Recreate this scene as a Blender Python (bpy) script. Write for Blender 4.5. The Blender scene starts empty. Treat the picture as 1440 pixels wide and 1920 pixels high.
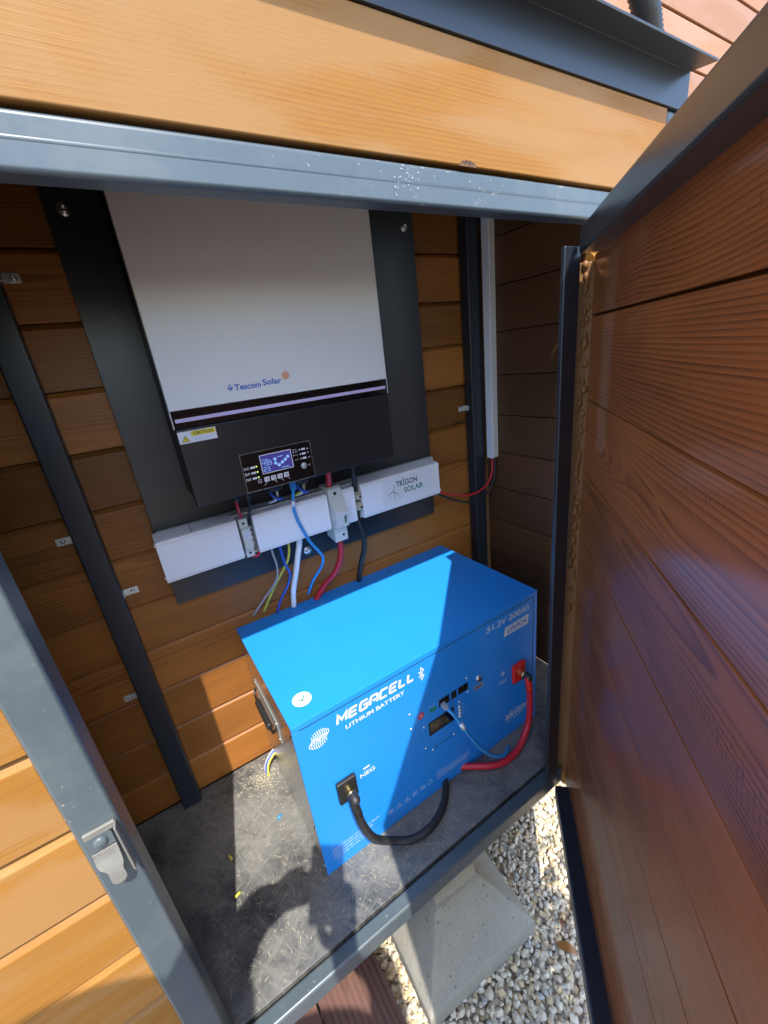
import bpy, bmesh, math, random
import numpy as np
from mathutils import Vector, Matrix

random.seed(7)
rng = np.random.default_rng(7)
SC = bpy.context.scene
COL = SC.collection
R = math.radians

# ------------------------------------------------------------------ camera
cam_d = bpy.data.cameras.new('camera')
cam_d.sensor_fit = 'HORIZONTAL'
cam_d.sensor_width = 36.0
cam_d.lens = 774.46 / 1440.0 * 36.0
cam_d.clip_start = 0.01
cam_d.clip_end = 500
cam = bpy.data.objects.new('camera', cam_d)
COL.objects.link(cam)
CR = Vector((0.83927155, -0.53152653, -0.11446749))      # camera right
CU = Vector((0.27970624, 0.24154149, 0.92920511))        # camera up
CF = Vector((0.46624852, 0.81187268, -0.35139019))       # camera forward
CC = Vector((0.12717134, -0.44315814, 1.00688521))
M = Matrix((CR, CU, -CF)).transposed().to_4x4()
M.translation = CC
cam.matrix_world = M
SC.camera = cam

# ------------------------------------------------------------------ world, sun, exposure
SUN = Vector((0.213, 1.0, -1.61)).normalized()           # direction the light travels
W = bpy.data.worlds.new('World')
SC.world = W
W.use_nodes = True
wn = W.node_tree.nodes
sky = wn.new('ShaderNodeTexSky')
sky.sky_type = 'NISHITA'
sky.sun_disc = False
sky.sun_elevation = math.asin(-SUN.z)
sky.sun_rotation = math.atan2(-SUN.x, -SUN.y)
sky.altitude = 100
sky.air_density = 1.0
sky.dust_density = 1.3
sky.ozone_density = 3.0
bg = wn['Background']
bg.inputs[1].default_value = 0.15
W.node_tree.links.new(sky.outputs[0], bg.inputs[0])
sun_d = bpy.data.lights.new('sun', 'SUN')
sun_d.energy = 2.0
sun_d.angle = R(0.5)
sun_d.color = (1.0, 0.95, 0.87)
sun = bpy.data.objects.new('sun', sun_d)
sun.rotation_euler = SUN.to_track_quat('-Z', 'Y').to_euler()
COL.objects.link(sun)
SC.view_settings.view_transform = 'Standard'
SC.view_settings.look = 'None'
SC.view_settings.gamma = 1
SC.view_settings.exposure = 2.05
SC.cycles.max_bounces = 10
SC.cycles.diffuse_bounces = 6
SC.cycles.glossy_bounces = 5

# ------------------------------------------------------------------ node helpers
def new_mat(name):
    m = bpy.data.materials.new(name)
    m.use_nodes = True
    nt = m.node_tree
    return m, nt, nt.nodes['Principled BSDF']

class G:
    """tiny helper that wires shader nodes"""
    def __init__(s, nt):
        s.nt = nt
    def put(s, sock, val):
        if val is None:
            return
        if hasattr(val, 'is_output'):
            s.nt.links.new(val, sock)
        else:
            try:
                sock.default_value = val
            except Exception:
                sock.default_value = (*val, 1.0)
    def m(s, op, a, b=None, c=None, clamp=False):
        n = s.nt.nodes.new('ShaderNodeMath')
        n.operation = op
        n.use_clamp = clamp
        s.put(n.inputs[0], a); s.put(n.inputs[1], b); s.put(n.inputs[2], c)
        return n.outputs[0]
    def vec(s, x, y, z):
        n = s.nt.nodes.new('ShaderNodeCombineXYZ')
        s.put(n.inputs[0], x); s.put(n.inputs[1], y); s.put(n.inputs[2], z)
        return n.outputs[0]
    def sep(s, v):
        n = s.nt.nodes.new('ShaderNodeSeparateXYZ')
        s.put(n.inputs[0], v)
        return n.outputs
    def noise(s, v, scale=1.0, detail=2.0, rough=0.5, dist=0.0):
        n = s.nt.nodes.new('ShaderNodeTexNoise')
        s.put(n.inputs['Vector'], v)
        n.inputs['Scale'].default_value = scale
        n.inputs['Detail'].default_value = detail
        n.inputs['Roughness'].default_value = rough
        n.inputs['Distortion'].default_value = dist
        return n.outputs[0]
    def voro(s, v, scale=1.0, feature='F1'):
        n = s.nt.nodes.new('ShaderNodeTexVoronoi')
        n.feature = feature
        s.put(n.inputs['Vector'], v)
        n.inputs['Scale'].default_value = scale
        return n.outputs
    def step(s, x, lo, hi, a=0.0, b=1.0):
        n = s.nt.nodes.new('ShaderNodeMapRange')
        n.interpolation_type = 'SMOOTHSTEP'
        s.put(n.inputs[0], x)
        n.inputs[1].default_value = lo; n.inputs[2].default_value = hi
        n.inputs[3].default_value = a; n.inputs[4].default_value = b
        return n.outputs[0]
    def mix(s, f, a, b, mode='MIX'):
        n = s.nt.nodes.new('ShaderNodeMix')
        n.data_type = 'RGBA'
        n.blend_type = mode
        s.put(n.inputs[0], f)
        s.put(n.inputs[6], a if hasattr(a, 'is_output') else (*a[:3], 1))
        s.put(n.inputs[7], b if hasattr(b, 'is_output') else (*b[:3], 1))
        return n.outputs[2]
    def attr(s, name):
        n = s.nt.nodes.new('ShaderNodeAttribute')
        n.attribute_name = name
        return n.outputs
    def obj(s):
        return s.nt.nodes.new('ShaderNodeTexCoord').outputs['Object']
    def bump(s, h, strength=0.3, dist=0.002, normal=None):
        n = s.nt.nodes.new('ShaderNodeBump')
        n.inputs['Strength'].default_value = strength
        n.inputs['Distance'].default_value = dist
        s.put(n.inputs['Height'], h)
        s.put(n.inputs['Normal'], normal)
        return n.outputs[0]

def wood(name, light, dark, rough=0.45, coat=0.0, freq=150.0, contrast=0.75, bump=0.25, knots=0.6, tint=0.35, spec=0.4, stain=None, chatter=0.0, blot=0.7):
    """varnished softwood; reads the per-vertex attribute grain = (along, across, random)"""
    m, nt, b = new_mat(name)
    g = G(nt)
    u, v, r = g.sep(g.attr('grain')['Vector'])
    r2 = g.m('FRACT', g.m('MULTIPLY', r, 7.31))
    r3 = g.m('FRACT', g.m('MULTIPLY', r, 23.7))
    uo = g.m('ADD', u, g.m('MULTIPLY', r, 61.0))
    # knots
    kn = g.voro(g.vec(g.m('MULTIPLY', uo, 2.4), g.m('ADD', g.m('MULTIPLY', v, 7.0), g.m('MULTIPLY', r2, 9.0)), 0.0), 1.0)
    kr = g.sep(kn['Color'])[0]
    kon = g.m('GREATER_THAN', kr, 1.0 - knots)
    kd = kn['Distance']
    kfall = g.m('MULTIPLY', g.step(kd, 0.04, 0.42, 1.0, 0.0), kon)
    kcore = g.m('MULTIPLY', g.step(kd, 0.05, 0.10, 1.0, 0.0), kon)
    # growth rings, plain-sawn
    vc = g.m('MULTIPLY', g.m('SUBTRACT', r2, 0.5), 0.22)
    vv = g.m('SUBTRACT', v, vc)
    n1 = g.noise(g.vec(g.m('MULTIPLY', uo, 1.1), g.m('MULTIPLY', v, 3.0), g.m('MULTIPLY', r3, 9.0)), 1.0, 1.0)
    h = g.m('MULTIPLY_ADD', n1, 0.075, 0.0)
    d = g.m('SQRT', g.m('ADD', g.m('MULTIPLY', vv, vv), g.m('MULTIPLY', h, h)))
    wob = g.noise(g.vec(g.m('MULTIPLY', uo, 3.0), g.m('MULTIPLY', v, 14.0), r), 1.0, 1.0)
    rings = g.m('ADD', g.m('MULTIPLY', d, freq), g.m('ADD', g.m('MULTIPLY', wob, 0.9), g.m('MULTIPLY', kfall, 2.2)))
    t = g.m('MULTIPLY', g.m('POWER', g.m('FRACT', rings), 1.7), g.step(g.noise(g.vec(g.m('MULTIPLY', uo, 2.0), g.m('MULTIPLY', d, freq * 0.55), r), 1.0, 2.0), 0.2, 0.7, 0.35, 1.1))
    edge = g.step(g.m('FRACT', rings), 0.9, 1.0, 1.0, 0.0)
    t = g.m('MULTIPLY', t, edge)
    fine = g.noise(g.vec(g.m('MULTIPLY', uo, 9.0), g.m('MULTIPLY', v, 1100.0), r), 1.0, 2.0, 0.6)
    blotch = g.noise(g.vec(g.m('MULTIPLY', uo, 3.0), g.m('MULTIPLY', v, 9.0), g.m('MULTIPLY', r, 30.0)), 1.0, 3.0)
    f = g.m('ADD', g.m('MULTIPLY', t, contrast), g.m('MULTIPLY', g.m('SUBTRACT', fine, 0.5), 0.55))
    f = g.m('ADD', f, g.m('MULTIPLY', g.m('SUBTRACT', blotch, 0.5), blot), clamp=True)
    c = g.mix(f, light, dark)
    c = g.mix(g.m('MULTIPLY', kcore, 0.85), c, tuple(x * 0.35 for x in dark))
    if stain:
        big = g.noise(g.vec(g.m('MULTIPLY', uo, 2.6), g.m('MULTIPLY', v, 11.0), g.m('MULTIPLY', r2, 40.0)), 1.0, 4.0, 0.6, 0.6)
        c = g.mix(g.step(big, 0.42, 0.62, 0.0, 0.75), c, stain)
        spk = g.noise(g.vec(g.m('MULTIPLY', uo, 90.0), g.m('MULTIPLY', v, 260.0), r), 1.0, 3.0, 0.7)
        c = g.mix(g.step(spk, 0.70, 0.76, 0.0, 0.5), c, tuple(x * 0.4 for x in dark))
    tn = g.m('MULTIPLY_ADD', r3, tint, 1.0 - tint * 0.5)
    c = g.mix(1.0, c, g.vec(tn, tn, tn), 'MULTIPLY')
    g.put(b.inputs['Base Color'], c)
    g.put(b.inputs['Roughness'], g.m('ADD', g.m('MULTIPLY', fine, 0.2), rough - 0.1))
    b.inputs['Specular IOR Level'].default_value = spec
    b.inputs['Coat Weight'].default_value = coat
    b.inputs['Coat Roughness'].default_value = 0.14
    hgt = g.m('ADD', g.m('MULTIPLY', fine, 0.6), g.m('MULTIPLY', t, -0.18))
    if chatter:
        saw = g.m('SINE', g.m('ADD', g.m('MULTIPLY', uo, 900.0), g.m('MULTIPLY', v, 260.0)))
        band = g.step(g.noise(g.vec(g.m('MULTIPLY', uo, 1.6), g.m('MULTIPLY', v, 22.0), g.m('MULTIPLY', r2, 33.0)), 1.0, 1.0), 0.58, 0.66)
        brk = g.step(g.noise(g.vec(g.m('MULTIPLY', uo, 160.0), g.m('MULTIPLY', v, 240.0), r), 1.0, 1.0), 0.45, 0.6)
        pit = g.m('MULTIPLY', g.m('MULTIPLY', g.step(saw, 0.2, 0.9), band), brk)
        hgt = g.m('SUBTRACT', hgt, g.m('MULTIPLY', pit, chatter))
        c = g.mix(g.m('MULTIPLY', pit, 0.45), c, tuple(x * 0.6 for x in dark))
        g.put(b.inputs['Base Color'], c)
        wav = g.noise(g.vec(g.m('MULTIPLY', uo, 4.0), g.m('MULTIPLY', v, 16.0), r), 1.0, 2.0)
        hgt = g.m('ADD', hgt, g.m('MULTIPLY', wav, 0.7))
    g.put(b.inputs['Normal'], g.bump(hgt, bump, 0.0008))
    return m

def paint(name, col, rough=0.4, peel=0.12, dust=0.25, dustcol=(0.33, 0.33, 0.31), chips=None, spec=0.5, metallic=0.0, scale=1.0):
    """powder-coated / painted metal with dust, smudges, optional chips"""
    m, nt, b = new_mat(name)
    g = G(nt)
    p = g.obj()
    big = g.noise(p, 9.0 * scale, 5.0, 0.62)
    mid = g.noise(p, 60.0 * scale, 4.0, 0.6)
    dm = g.m('MULTIPLY', g.step(g.m('ADD', g.m('MULTIPLY', big, 0.7), g.m('MULTIPLY', mid, 0.3)), 0.42, 0.68), dust)
    c = g.mix(dm, col, dustcol)
    if chips:
        cp = g.noise(p, 170.0, 3.0, 0.7)
        area = g.noise(p, 14.0, 2.0)
        cm = g.m('MULTIPLY', g.step(cp, 0.66, 0.70), g.step(area, 0.55, 0.66))
        c = g.mix(cm, c, chips)
    g.put(b.inputs['Base Color'], c)
    g.put(b.inputs['Roughness'], g.m('ADD', g.m('MULTIPLY', dm, 0.5), g.m('MULTIPLY_ADD', mid, 0.04, rough - 0.02)))
    b.inputs['Specular IOR Level'].default_value = spec
    b.inputs['Metallic'].default_value = metallic
    if peel > 0.01:
        pe = g.noise(p, 420.0, 2.0)
        g.put(b.inputs['Normal'], g.bump(pe, peel, 0.0006))
    return m

def plain(name, col, rough=0.4, spec=0.5, metallic=0.0, emit=0.0, var=0.08, coat=0.0):
    m, nt, b = new_mat(name)
    g = G(nt)
    n = g.noise(g.obj(), 45.0, 4.0, 0.6)
    k = g.m('MULTIPLY_ADD', n, 2 * var, 1.0 - var)
    c = g.mix(1.0, col, g.vec(k, k, k), 'MULTIPLY')
    g.put(b.inputs['Base Color'], c)
    g.put(b.inputs['Roughness'], g.m('MULTIPLY_ADD', n, 0.14, rough - 0.07))
    b.inputs['Specular IOR Level'].default_value = spec
    b.inputs['Metallic'].default_value = metallic
    b.inputs['Coat Weight'].default_value = coat
    if emit:
        b.inputs['Emission Color'].default_value = (*col, 1)
        b.inputs['Emission Strength'].default_value = emit
    return m

MT = {}
MT['wood_front'] = wood('sunlit_pine', (0.285, 0.126, 0.021), (0.155, 0.060, 0.010), rough=0.5, freq=260, contrast=0.55, knots=0.5, tint=0.3, bump=0.25, spec=0.2, blot=1.0, stain=(0.285, 0.155, 0.058))
MT['wood_in'] = wood('inner_pine', (0.295, 0.112, 0.023), (0.085, 0.029, 0.008), rough=0.42, spec=0.25, freq=200, contrast=0.62, knots=0.55, tint=0.75, blot=1.3)
MT['wood_door'] = wood('door_pine', (0.31, 0.098, 0.025), (0.062, 0.018, 0.006), rough=0.5, spec=0.25, coat=0.6, freq=230, contrast=0.84, knots=0.5, tint=0.45, bump=0.3, chatter=0.9, blot=1.25)
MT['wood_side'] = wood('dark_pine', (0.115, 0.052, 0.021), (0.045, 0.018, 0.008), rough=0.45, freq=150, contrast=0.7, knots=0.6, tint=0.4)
MT['wood_house'] = wood('house_pine', (0.29, 0.138, 0.062), (0.20, 0.085, 0.036), rough=0.55, freq=120, contrast=0.35, knots=0.3, tint=0.2, stain=(0.31, 0.165, 0.10))
MT['wood_edge'] = wood('raw_edge', (0.22, 0.11, 0.042), (0.075, 0.028, 0.009), rough=0.7, freq=260, contrast=0.8, knots=0.2, tint=0.3, bump=0.6)
MT['knot'] = plain('dark_knot', (0.045, 0.022, 0.010), 0.8, var=0.3)
MT['deck'] = wood('deck_brown', (0.16, 0.082, 0.062), (0.085, 0.04, 0.03), rough=0.6, freq=90, contrast=0.5, knots=0.0, tint=0.3)
MT['steel'] = paint('grey_paint', (0.062, 0.082, 0.094), rough=0.33, peel=0.08, dust=0.12, dustcol=(0.24, 0.25, 0.235), chips=(0.42, 0.36, 0.31))
MT['steel_dark'] = paint('dark_paint', (0.017, 0.022, 0.030), spec=0.55, rough=0.32, peel=0.0, dust=0.0, dustcol=(0.16, 0.17, 0.18))
MT['rail'] = paint('rail_paint', (0.045, 0.050, 0.055), rough=0.25, peel=0.0, spec=0.7, dust=0.02, dustcol=(0.16, 0.17, 0.17))
MT['plate'] = paint('plate_paint', (0.016, 0.020, 0.028), spec=0.5, rough=0.34, peel=0.004, dust=0.015, dustcol=(0.12, 0.12, 0.125))
MT['white'] = paint('white_enamel', (0.80, 0.80, 0.79), rough=0.38, peel=0.04, dust=0.05, dustcol=(0.55, 0.54, 0.5))
MT['pvc'] = paint('white_pvc', (0.84, 0.84, 0.86), rough=0.42, peel=0.02, dust=0.06, dustcol=(0.6, 0.6, 0.58))
MT['pvc_grey'] = paint('grey_pvc', (0.56, 0.56, 0.52), rough=0.45, peel=0.02, dust=0.1, dustcol=(0.4, 0.4, 0.38))
MT['din'] = paint('fuse_plastic', (0.60, 0.64, 0.62), rough=0.45, peel=0.03, dust=0.05)
MT['beige'] = plain('terminal_plastic', (0.50, 0.46, 0.37), 0.5)
MT['black'] = paint('black_enamel', (0.014, 0.014, 0.016), rough=0.36, peel=0.05, dust=0.03, dustcol=(0.1, 0.1, 0.1))
MT['gloss'] = plain('black_glass', (0.006, 0.006, 0.007), 0.12, var=0.0)
MT['blk_plastic'] = plain('black_plastic', (0.012, 0.012, 0.013), 0.42)
MT['rubber'] = plain('black_rubber', (0.016, 0.016, 0.017), 0.5)
MT['lilac'] = plain('lilac_strip', (0.62, 0.52, 0.78), 0.35, var=0.02)
MT['blue'] = paint('blue_enamel', (0.014, 0.24, 0.74), rough=0.36, peel=0.05, dust=0.015, dustcol=(0.2, 0.35, 0.55), spec=0.45)
MT['print'] = plain('white_print', (0.60, 0.64, 0.68), 0.5, var=0.03)
MT['print_dim'] = plain('pale_print', (0.45, 0.60, 0.78), 0.5, var=0.03)
MT['mirror'] = plain('bare_steel', (0.60, 0.60, 0.61), 0.26, metallic=1.0, var=0.05)
MT['chrome'] = plain('zinc', (0.70, 0.70, 0.68), 0.28, metallic=1.0, var=0.12)
MT['zinc_dull'] = plain('zinc_dull', (0.58, 0.60, 0.56), 0.45, metallic=0.7, var=0.15)
MT['worn_zinc'] = plain('worn_zinc', (0.19, 0.185, 0.165), 0.5, metallic=0.3, var=0.4)
MT['brass'] = plain('brass', (0.62, 0.47, 0.22), 0.3, metallic=1.0)
MT['red'] = plain('red_plastic', (0.60, 0.018, 0.014), 0.36)
MT['red_cable'] = plain('red_cable', (0.50, 0.015, 0.03), 0.4)
MT['net_blue'] = plain('network_blue', (0.03, 0.27, 0.66), 0.4)
MT['wire_blue'] = plain('wire_blue', (0.02, 0.10, 0.50), 0.4)
MT['wire_grey'] = plain('wire_grey', (0.36, 0.33, 0.36), 0.45)
MT['wire_yellow'] = plain('wire_yellow', (0.55, 0.50, 0.06), 0.45)
MT['green'] = plain('green_print', (0.02, 0.22, 0.13), 0.45)
MT['teal'] = plain('dark_teal_print', (0.012, 0.075, 0.07), 0.45)
MT['logo_blue'] = plain('blue_print', (0.008, 0.085, 0.48), 0.45)
MT['orange'] = plain('orange_print', (0.80, 0.24, 0.01), 0.45)
MT['yellow'] = plain('yellow_print', (0.75, 0.62, 0.02), 0.45)
MT['ink'] = plain('black_ink', (0.02, 0.02, 0.025), 0.5)
MT['label'] = plain('label_white', (0.75, 0.76, 0.80), 0.4, var=0.02)
MT['lcd'] = plain('lcd_screen', (0.030, 0.026, 0.13), 0.2, emit=0.3, var=0.05)
MT['lcd_on'] = plain('lcd_segments', (0.18, 0.34, 0.62), 0.4, emit=0.22, var=0.0)
MT['led_green'] = plain('led_green', (0.35, 0.55, 0.12), 0.4, emit=0.4, var=0.0)
MT['shaving'] = plain('pine_shavings', (0.33, 0.295, 0.21), 0.7, var=0.3)
MT['foam'] = plain('hardened_foam', (0.20, 0.085, 0.018), 0.55, var=0.4)

def osb():
    m, nt, b = new_mat('scratched_board')
    g = G(nt)
    x, y, z = g.sep(g.obj())
    acc = None; scr = None
    for k, (a, fx, fy) in enumerate(((0.5, 13, 70), (2.1, 17, 95), (-0.6, 11, 60), (1.2, 18, 700), (-1.3, 15, 900), (0.1, 22, 800))):
        ca, sa = math.cos(a), math.sin(a)
        xx = g.m('ADD', g.m('MULTIPLY', x, ca), g.m('MULTIPLY', y, sa))
        yy = g.m('SUBTRACT', g.m('MULTIPLY', y, ca), g.m('MULTIPLY', x, sa))
        n = g.noise(g.vec(g.m('MULTIPLY', xx, fx), g.m('MULTIPLY', yy, fy), 3.7 * k), 1.0, 3.0, 0.6, 0.3)
        if k < 3:
            st_ = g.step(n, 0.50, 0.68)
            acc = st_ if acc is None else g.m('MAXIMUM', acc, st_)
        else:
            st_ = g.step(n, 0.645, 0.68)
            scr = st_ if scr is None else g.m('MAXIMUM', scr, st_)
    area = g.noise(g.obj(), 6.0, 5.0, 0.65)
    dirt = g.step(area, 0.30, 0.60)
    base = g.mix(dirt, (0.030, 0.033, 0.040), (0.140, 0.139, 0.130))
    c = g.mix(g.m('MULTIPLY', acc, 0.30), base, (0.26, 0.25, 0.21))
    c = g.mix(g.m('MULTIPLY', scr, 0.55), c, (0.34, 0.33, 0.28))
    sp = g.noise(g.obj(), 260.0, 3.0, 0.7)
    c = g.mix(g.step(sp, 0.66, 0.74), c, (0.30, 0.28, 0.23))
    g.put(b.inputs['Base Color'], c)
    g.put(b.inputs['Roughness'], g.m('MULTIPLY_ADD', dirt, 0.2, 0.32))
    st = g.noise(g.obj(), 40.0, 3.0, 0.6)
    g.put(b.inputs['Normal'], g.bump(g.m('ADD', g.m('MULTIPLY', acc, 0.5), st), 0.35, 0.0015))
    return m
MT['osb'] = osb()

def concrete():
    m, nt, b = new_mat('cast_concrete')
    g = G(nt)
    p = g.obj()
    n = g.noise(p, 11.0, 6.0, 0.6)
    n2 = g.noise(p, 120.0, 4.0, 0.6)
    c = g.mix(n, (0.17, 0.155, 0.120), (0.32, 0.292, 0.232))
    c = g.mix(g.step(n2, 0.35, 0.7, 0.0, 0.3), c, (0.3, 0.29, 0.26))
    vo = g.voro(p, 55.0)
    rr = g.sep(vo['Color'])[0]
    pore = g.m('MULTIPLY', g.step(vo['Distance'], 0.08, 0.16, 1.0, 0.0), g.m('GREATER_THAN', rr, 0.55))
    vo2 = g.voro(p, 130.0)
    pore = g.m('MAXIMUM', pore, g.m('MULTIPLY', g.step(vo2['Distance'], 0.12, 0.2, 1.0, 0.0), g.m('GREATER_THAN', g.sep(vo2['Color'])[0], 0.75)))
    c = g.mix(g.m('MULTIPLY', pore, 0.5), c, (0.07, 0.07, 0.065))
    g.put(b.inputs['Base Color'], c)
    b.inputs['Roughness'].default_value = 0.85
    hh = g.m('SUBTRACT', g.m('ADD', g.m('MULTIPLY', n2, 0.4), n), pore)
    g.put(b.inputs['Normal'], g.bump(hh, 0.8, 0.004))
    return m
MT['concrete'] = concrete()

def stone():
    m, nt, b = new_mat('limestone_chips')
    g = G(nt)
    r = g.attr('grain')['Vector']
    k = g.sep(r)[2]
    k2 = g.m('FRACT', g.m('MULTIPLY', k, 17.3))
    c = g.mix(k, (0.58, 0.49, 0.34), (0.66, 0.58, 0.44))
    c = g.mix(g.m('GREATER_THAN', k2, 0.86), c, (0.60, 0.45, 0.25))
    c = g.mix(g.m('LESS_THAN', k2, 0.10), c, (0.46, 0.44, 0.38))
    n = g.noise(g.obj(), 130.0, 4.0, 0.6)
    c = g.mix(g.step(n, 0.4, 0.75, 0.0, 0.45), c, (0.33, 0.28, 0.2))
    g.put(b.inputs['Base Color'], c)
    b.inputs['Roughness'].default_value = 0.9
    b.inputs['Specular IOR Level'].default_value = 0.15
    g.put(b.inputs['Normal'], g.bump(n, 0.4, 0.002))
    return m
MT['stone'] = stone()

def ground_mat():
    m, nt, b = new_mat('gravel_ground')
    g = G(nt)
    vo = g.voro(g.obj(), 55.0)
    r = g.sep(vo['Color'])[0]
    c = g.mix(r, (0.50, 0.43, 0.32), (0.62, 0.55, 0.44))
    c = g.mix(g.step(vo['Distance'], 0.35, 0.6), c, (0.24, 0.20, 0.15))
    g.put(b.inputs['Base Color'], c)
    b.inputs['Roughness'].default_value = 0.9
    g.put(b.inputs['Normal'], g.bump(g.m('MULTIPLY', vo['Distance'], -1.0), 0.8, 0.01))
    return m
MT['ground'] = ground_mat()

# ------------------------------------------------------------------ mesh helpers
class MB:
    def __init__(s):
        s.v = []; s.f = []; s.g = []; s.smooth = []
    def add(s, vs, fs, grain=None, smooth=False):
        o = len(s.v)
        s.v += [tuple(p) for p in vs]
        s.f += [tuple(i + o for i in f) for f in fs]
        s.g += grain if grain else [(0.0, 0.0, 0.5)] * len(vs)
        s.smooth += [smooth] * len(fs)
        return s
    def box(s, x0, x1, y0, y1, z0, z1, axis=0, rnd=None):
        vs = [(x, y, z) for x in (x0, x1) for y in (y0, y1) for z in (z0, z1)]
        fs = [(0, 1, 3, 2), (4, 6, 7, 5), (0, 4, 5, 1), (2, 3, 7, 6), (0, 2, 6, 4), (1, 5, 7, 3)]
        r = random.random() if rnd is None else rnd
        c = ((x0 + x1) / 2, (y0 + y1) / 2, (z0 + z1) / 2)
        oth = [i for i in (2, 1, 0) if i != axis]
        gr = [(p[axis], (p[oth[0]] - c[oth[0]]) + 0.9 * (p[oth[1]] - c[oth[1]]), r) for p in vs]
        return s.add(vs, fs, gr)
    def hexa(s, bottom, top):
        """two quads (counter-clockwise seen from above) joined into a solid"""
        vs = list(bottom) + list(top)
        fs = [(3, 2, 1, 0), (4, 5, 6, 7)] + [(i, (i + 1) % 4, 4 + (i + 1) % 4, 4 + i) for i in range(4)]
        return s.add(vs, fs)
    def prism(s, poly, a0, a1, fn, rnd=None, grainv=None):
        """extrude a polygon [(p,q)] from a0 to a1; fn(a,p,q) gives the 3D point"""
        n = len(poly)
        r = random.random() if rnd is None else rnd
        vs = [fn(a0, p, q) for p, q in poly] + [fn(a1, p, q) for p, q in poly]
        fs = [tuple(range(n - 1, -1, -1)), tuple(range(n, 2 * n))]
        fs += [(i, (i + 1) % n, n + (i + 1) % n, n + i) for i in range(n)]
        qc = sum(q for _, q in poly) / n
        gr = [(a, (q - qc) + 0.9 * p, r) for a in (a0, a1) for p, q in poly]
        return s.add(vs, fs, gr)
    def tube(s, pts, r, seg=12, sub=6, caps=True, radii=None, ripple=None):
        P = [Vector(p) for p in pts]
        path = []
        if sub > 1 and len(P) > 2:
            Q = [P[0] * 2 - P[1]] + P + [P[-1] * 2 - P[-2]]
            for i in range(1, len(Q) - 2):
                for k in range(sub):
                    t = k / sub
                    a, b, c, d = Q[i - 1], Q[i], Q[i + 1], Q[i + 2]
                    path.append(0.5 * ((2 * b) + (c - a) * t + (2 * a - 5 * b + 4 * c - d) * t * t + (3 * b - a - 3 * c + d) * t ** 3))
            path.append(P[-1])
        else:
            path = P
        T = [(path[min(i + 1, len(path) - 1)] - path[max(i - 1, 0)]).normalized() for i in range(len(path))]
        up = Vector((0, 0, 1)) if abs(T[0].z) < 0.9 else Vector((1, 0, 0))
        n = T[0].cross(up).normalized()
        vs = []; L = 0; gr = []
        for i, (p, t) in enumerate(zip(path, T)):
            n = (n - t * n.dot(t)).normalized()
            b = t.cross(n)
            if i:
                L += (path[i] - path[i - 1]).length
            rr = radii[min(i, len(radii) - 1)] if radii else r
            if ripple:
                rr *= 1 + ripple * (1 if (i % 2) else -1)
            for k in range(seg):
                a = 2 * math.pi * k / seg
                vs.append(p + (n * math.cos(a) + b * math.sin(a)) * rr)
                gr.append((L, rr * a, 0.5))
        fs = []
        for i in range(len(path) - 1):
            for k in range(seg):
                fs.append((i * seg + k, i * seg + (k + 1) % seg, (i + 1) * seg + (k + 1) % seg, (i + 1) * seg + k))
        s.add(vs, fs, gr, True)
        if caps:
            o = len(s.v) - len(vs)
            e = o + (len(path) - 1) * seg
            s.f += [tuple(o + k for k in range(seg - 1, -1, -1)), tuple(e + k for k in range(seg))]
            s.smooth += [False, False]
        return s
    def cyl(s, p0, p1, r0, r1=None, seg=24):
        p0, p1 = Vector(p0), Vector(p1)
        r1 = r0 if r1 is None else r1
        t = (p1 - p0).normalized()
        up = Vector((0, 0, 1)) if abs(t.z) < 0.9 else Vector((1, 0, 0))
        n = t.cross(up).normalized(); b = t.cross(n)
        vs = [p + (n * math.cos(2 * math.pi * k / seg) + b * math.sin(2 * math.pi * k / seg)) * r for p, r in ((p0, r0), (p1, r1)) for k in range(seg)]
        s.add(vs, [(k, k + seg, (k + 1) % seg + seg, (k + 1) % seg) for k in range(seg)], None, True)
        o = len(s.v) - 2 * seg
        s.f += [tuple(o + k for k in range(seg)), tuple(o + seg + k for k in range(seg - 1, -1, -1))]
        s.smooth += [False, False]
        return s
    def lathe(s, o, ax, prof, seg=24):
        """prof: [(distance along ax, radius)]"""
        o, t = Vector(o), Vector(ax).normalized()
        up = Vector((0, 0, 1)) if abs(t.z) < 0.9 else Vector((1, 0, 0))
        n = t.cross(up).normalized(); b = t.cross(n)
        vs = [o + t * d + (n * math.cos(2 * math.pi * k / seg) + b * math.sin(2 * math.pi * k / seg)) * max(r, 1e-5) for d, r in prof for k in range(seg)]
        fs = [(i * seg + k, (i + 1) * seg + k, (i + 1) * seg + (k + 1) % seg, i * seg + (k + 1) % seg) for i in range(len(prof) - 1) for k in range(seg)]
        return s.add(vs, fs, None, True)
    def build(s, name, m, parent=None, bevel=0.0, seg=2, local=False):
        me = bpy.data.meshes.new(name)
        off = Vector((0, 0, 0)) if (parent is None or local) else root_loc(parent)
        V = [tuple(Vector(p) - off) for p in s.v]
        me.from_pydata(V, [], s.f)
        at = me.attributes.new('grain', 'FLOAT_VECTOR', 'POINT')
        at.data.foreach_set('vector', np.array(s.g, dtype=np.float32).ravel())
        bm = bmesh.new(); bm.from_mesh(me)
        bmesh.ops.recalc_face_normals(bm, faces=bm.faces)
        bm.to_mesh(me); bm.free()
        me.polygons.foreach_set('use_smooth', [True] * len(me.polygons) if bevel else s.smooth)
        me.materials.append(MT[m] if isinstance(m, str) else m)
        o = bpy.data.objects.new(name, me)
        COL.objects.link(o)
        if parent:
            o.parent = parent
        if bevel:
            b = o.modifiers.new('bevel', 'BEVEL')
            b.width = bevel; b.segments = seg; b.limit_method = 'ANGLE'; b.angle_limit = R(35)
            b.harden_normals = True
        return o

def root_loc(o):
    while o.parent:
        o = o.parent
    return o.location.copy()

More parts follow.
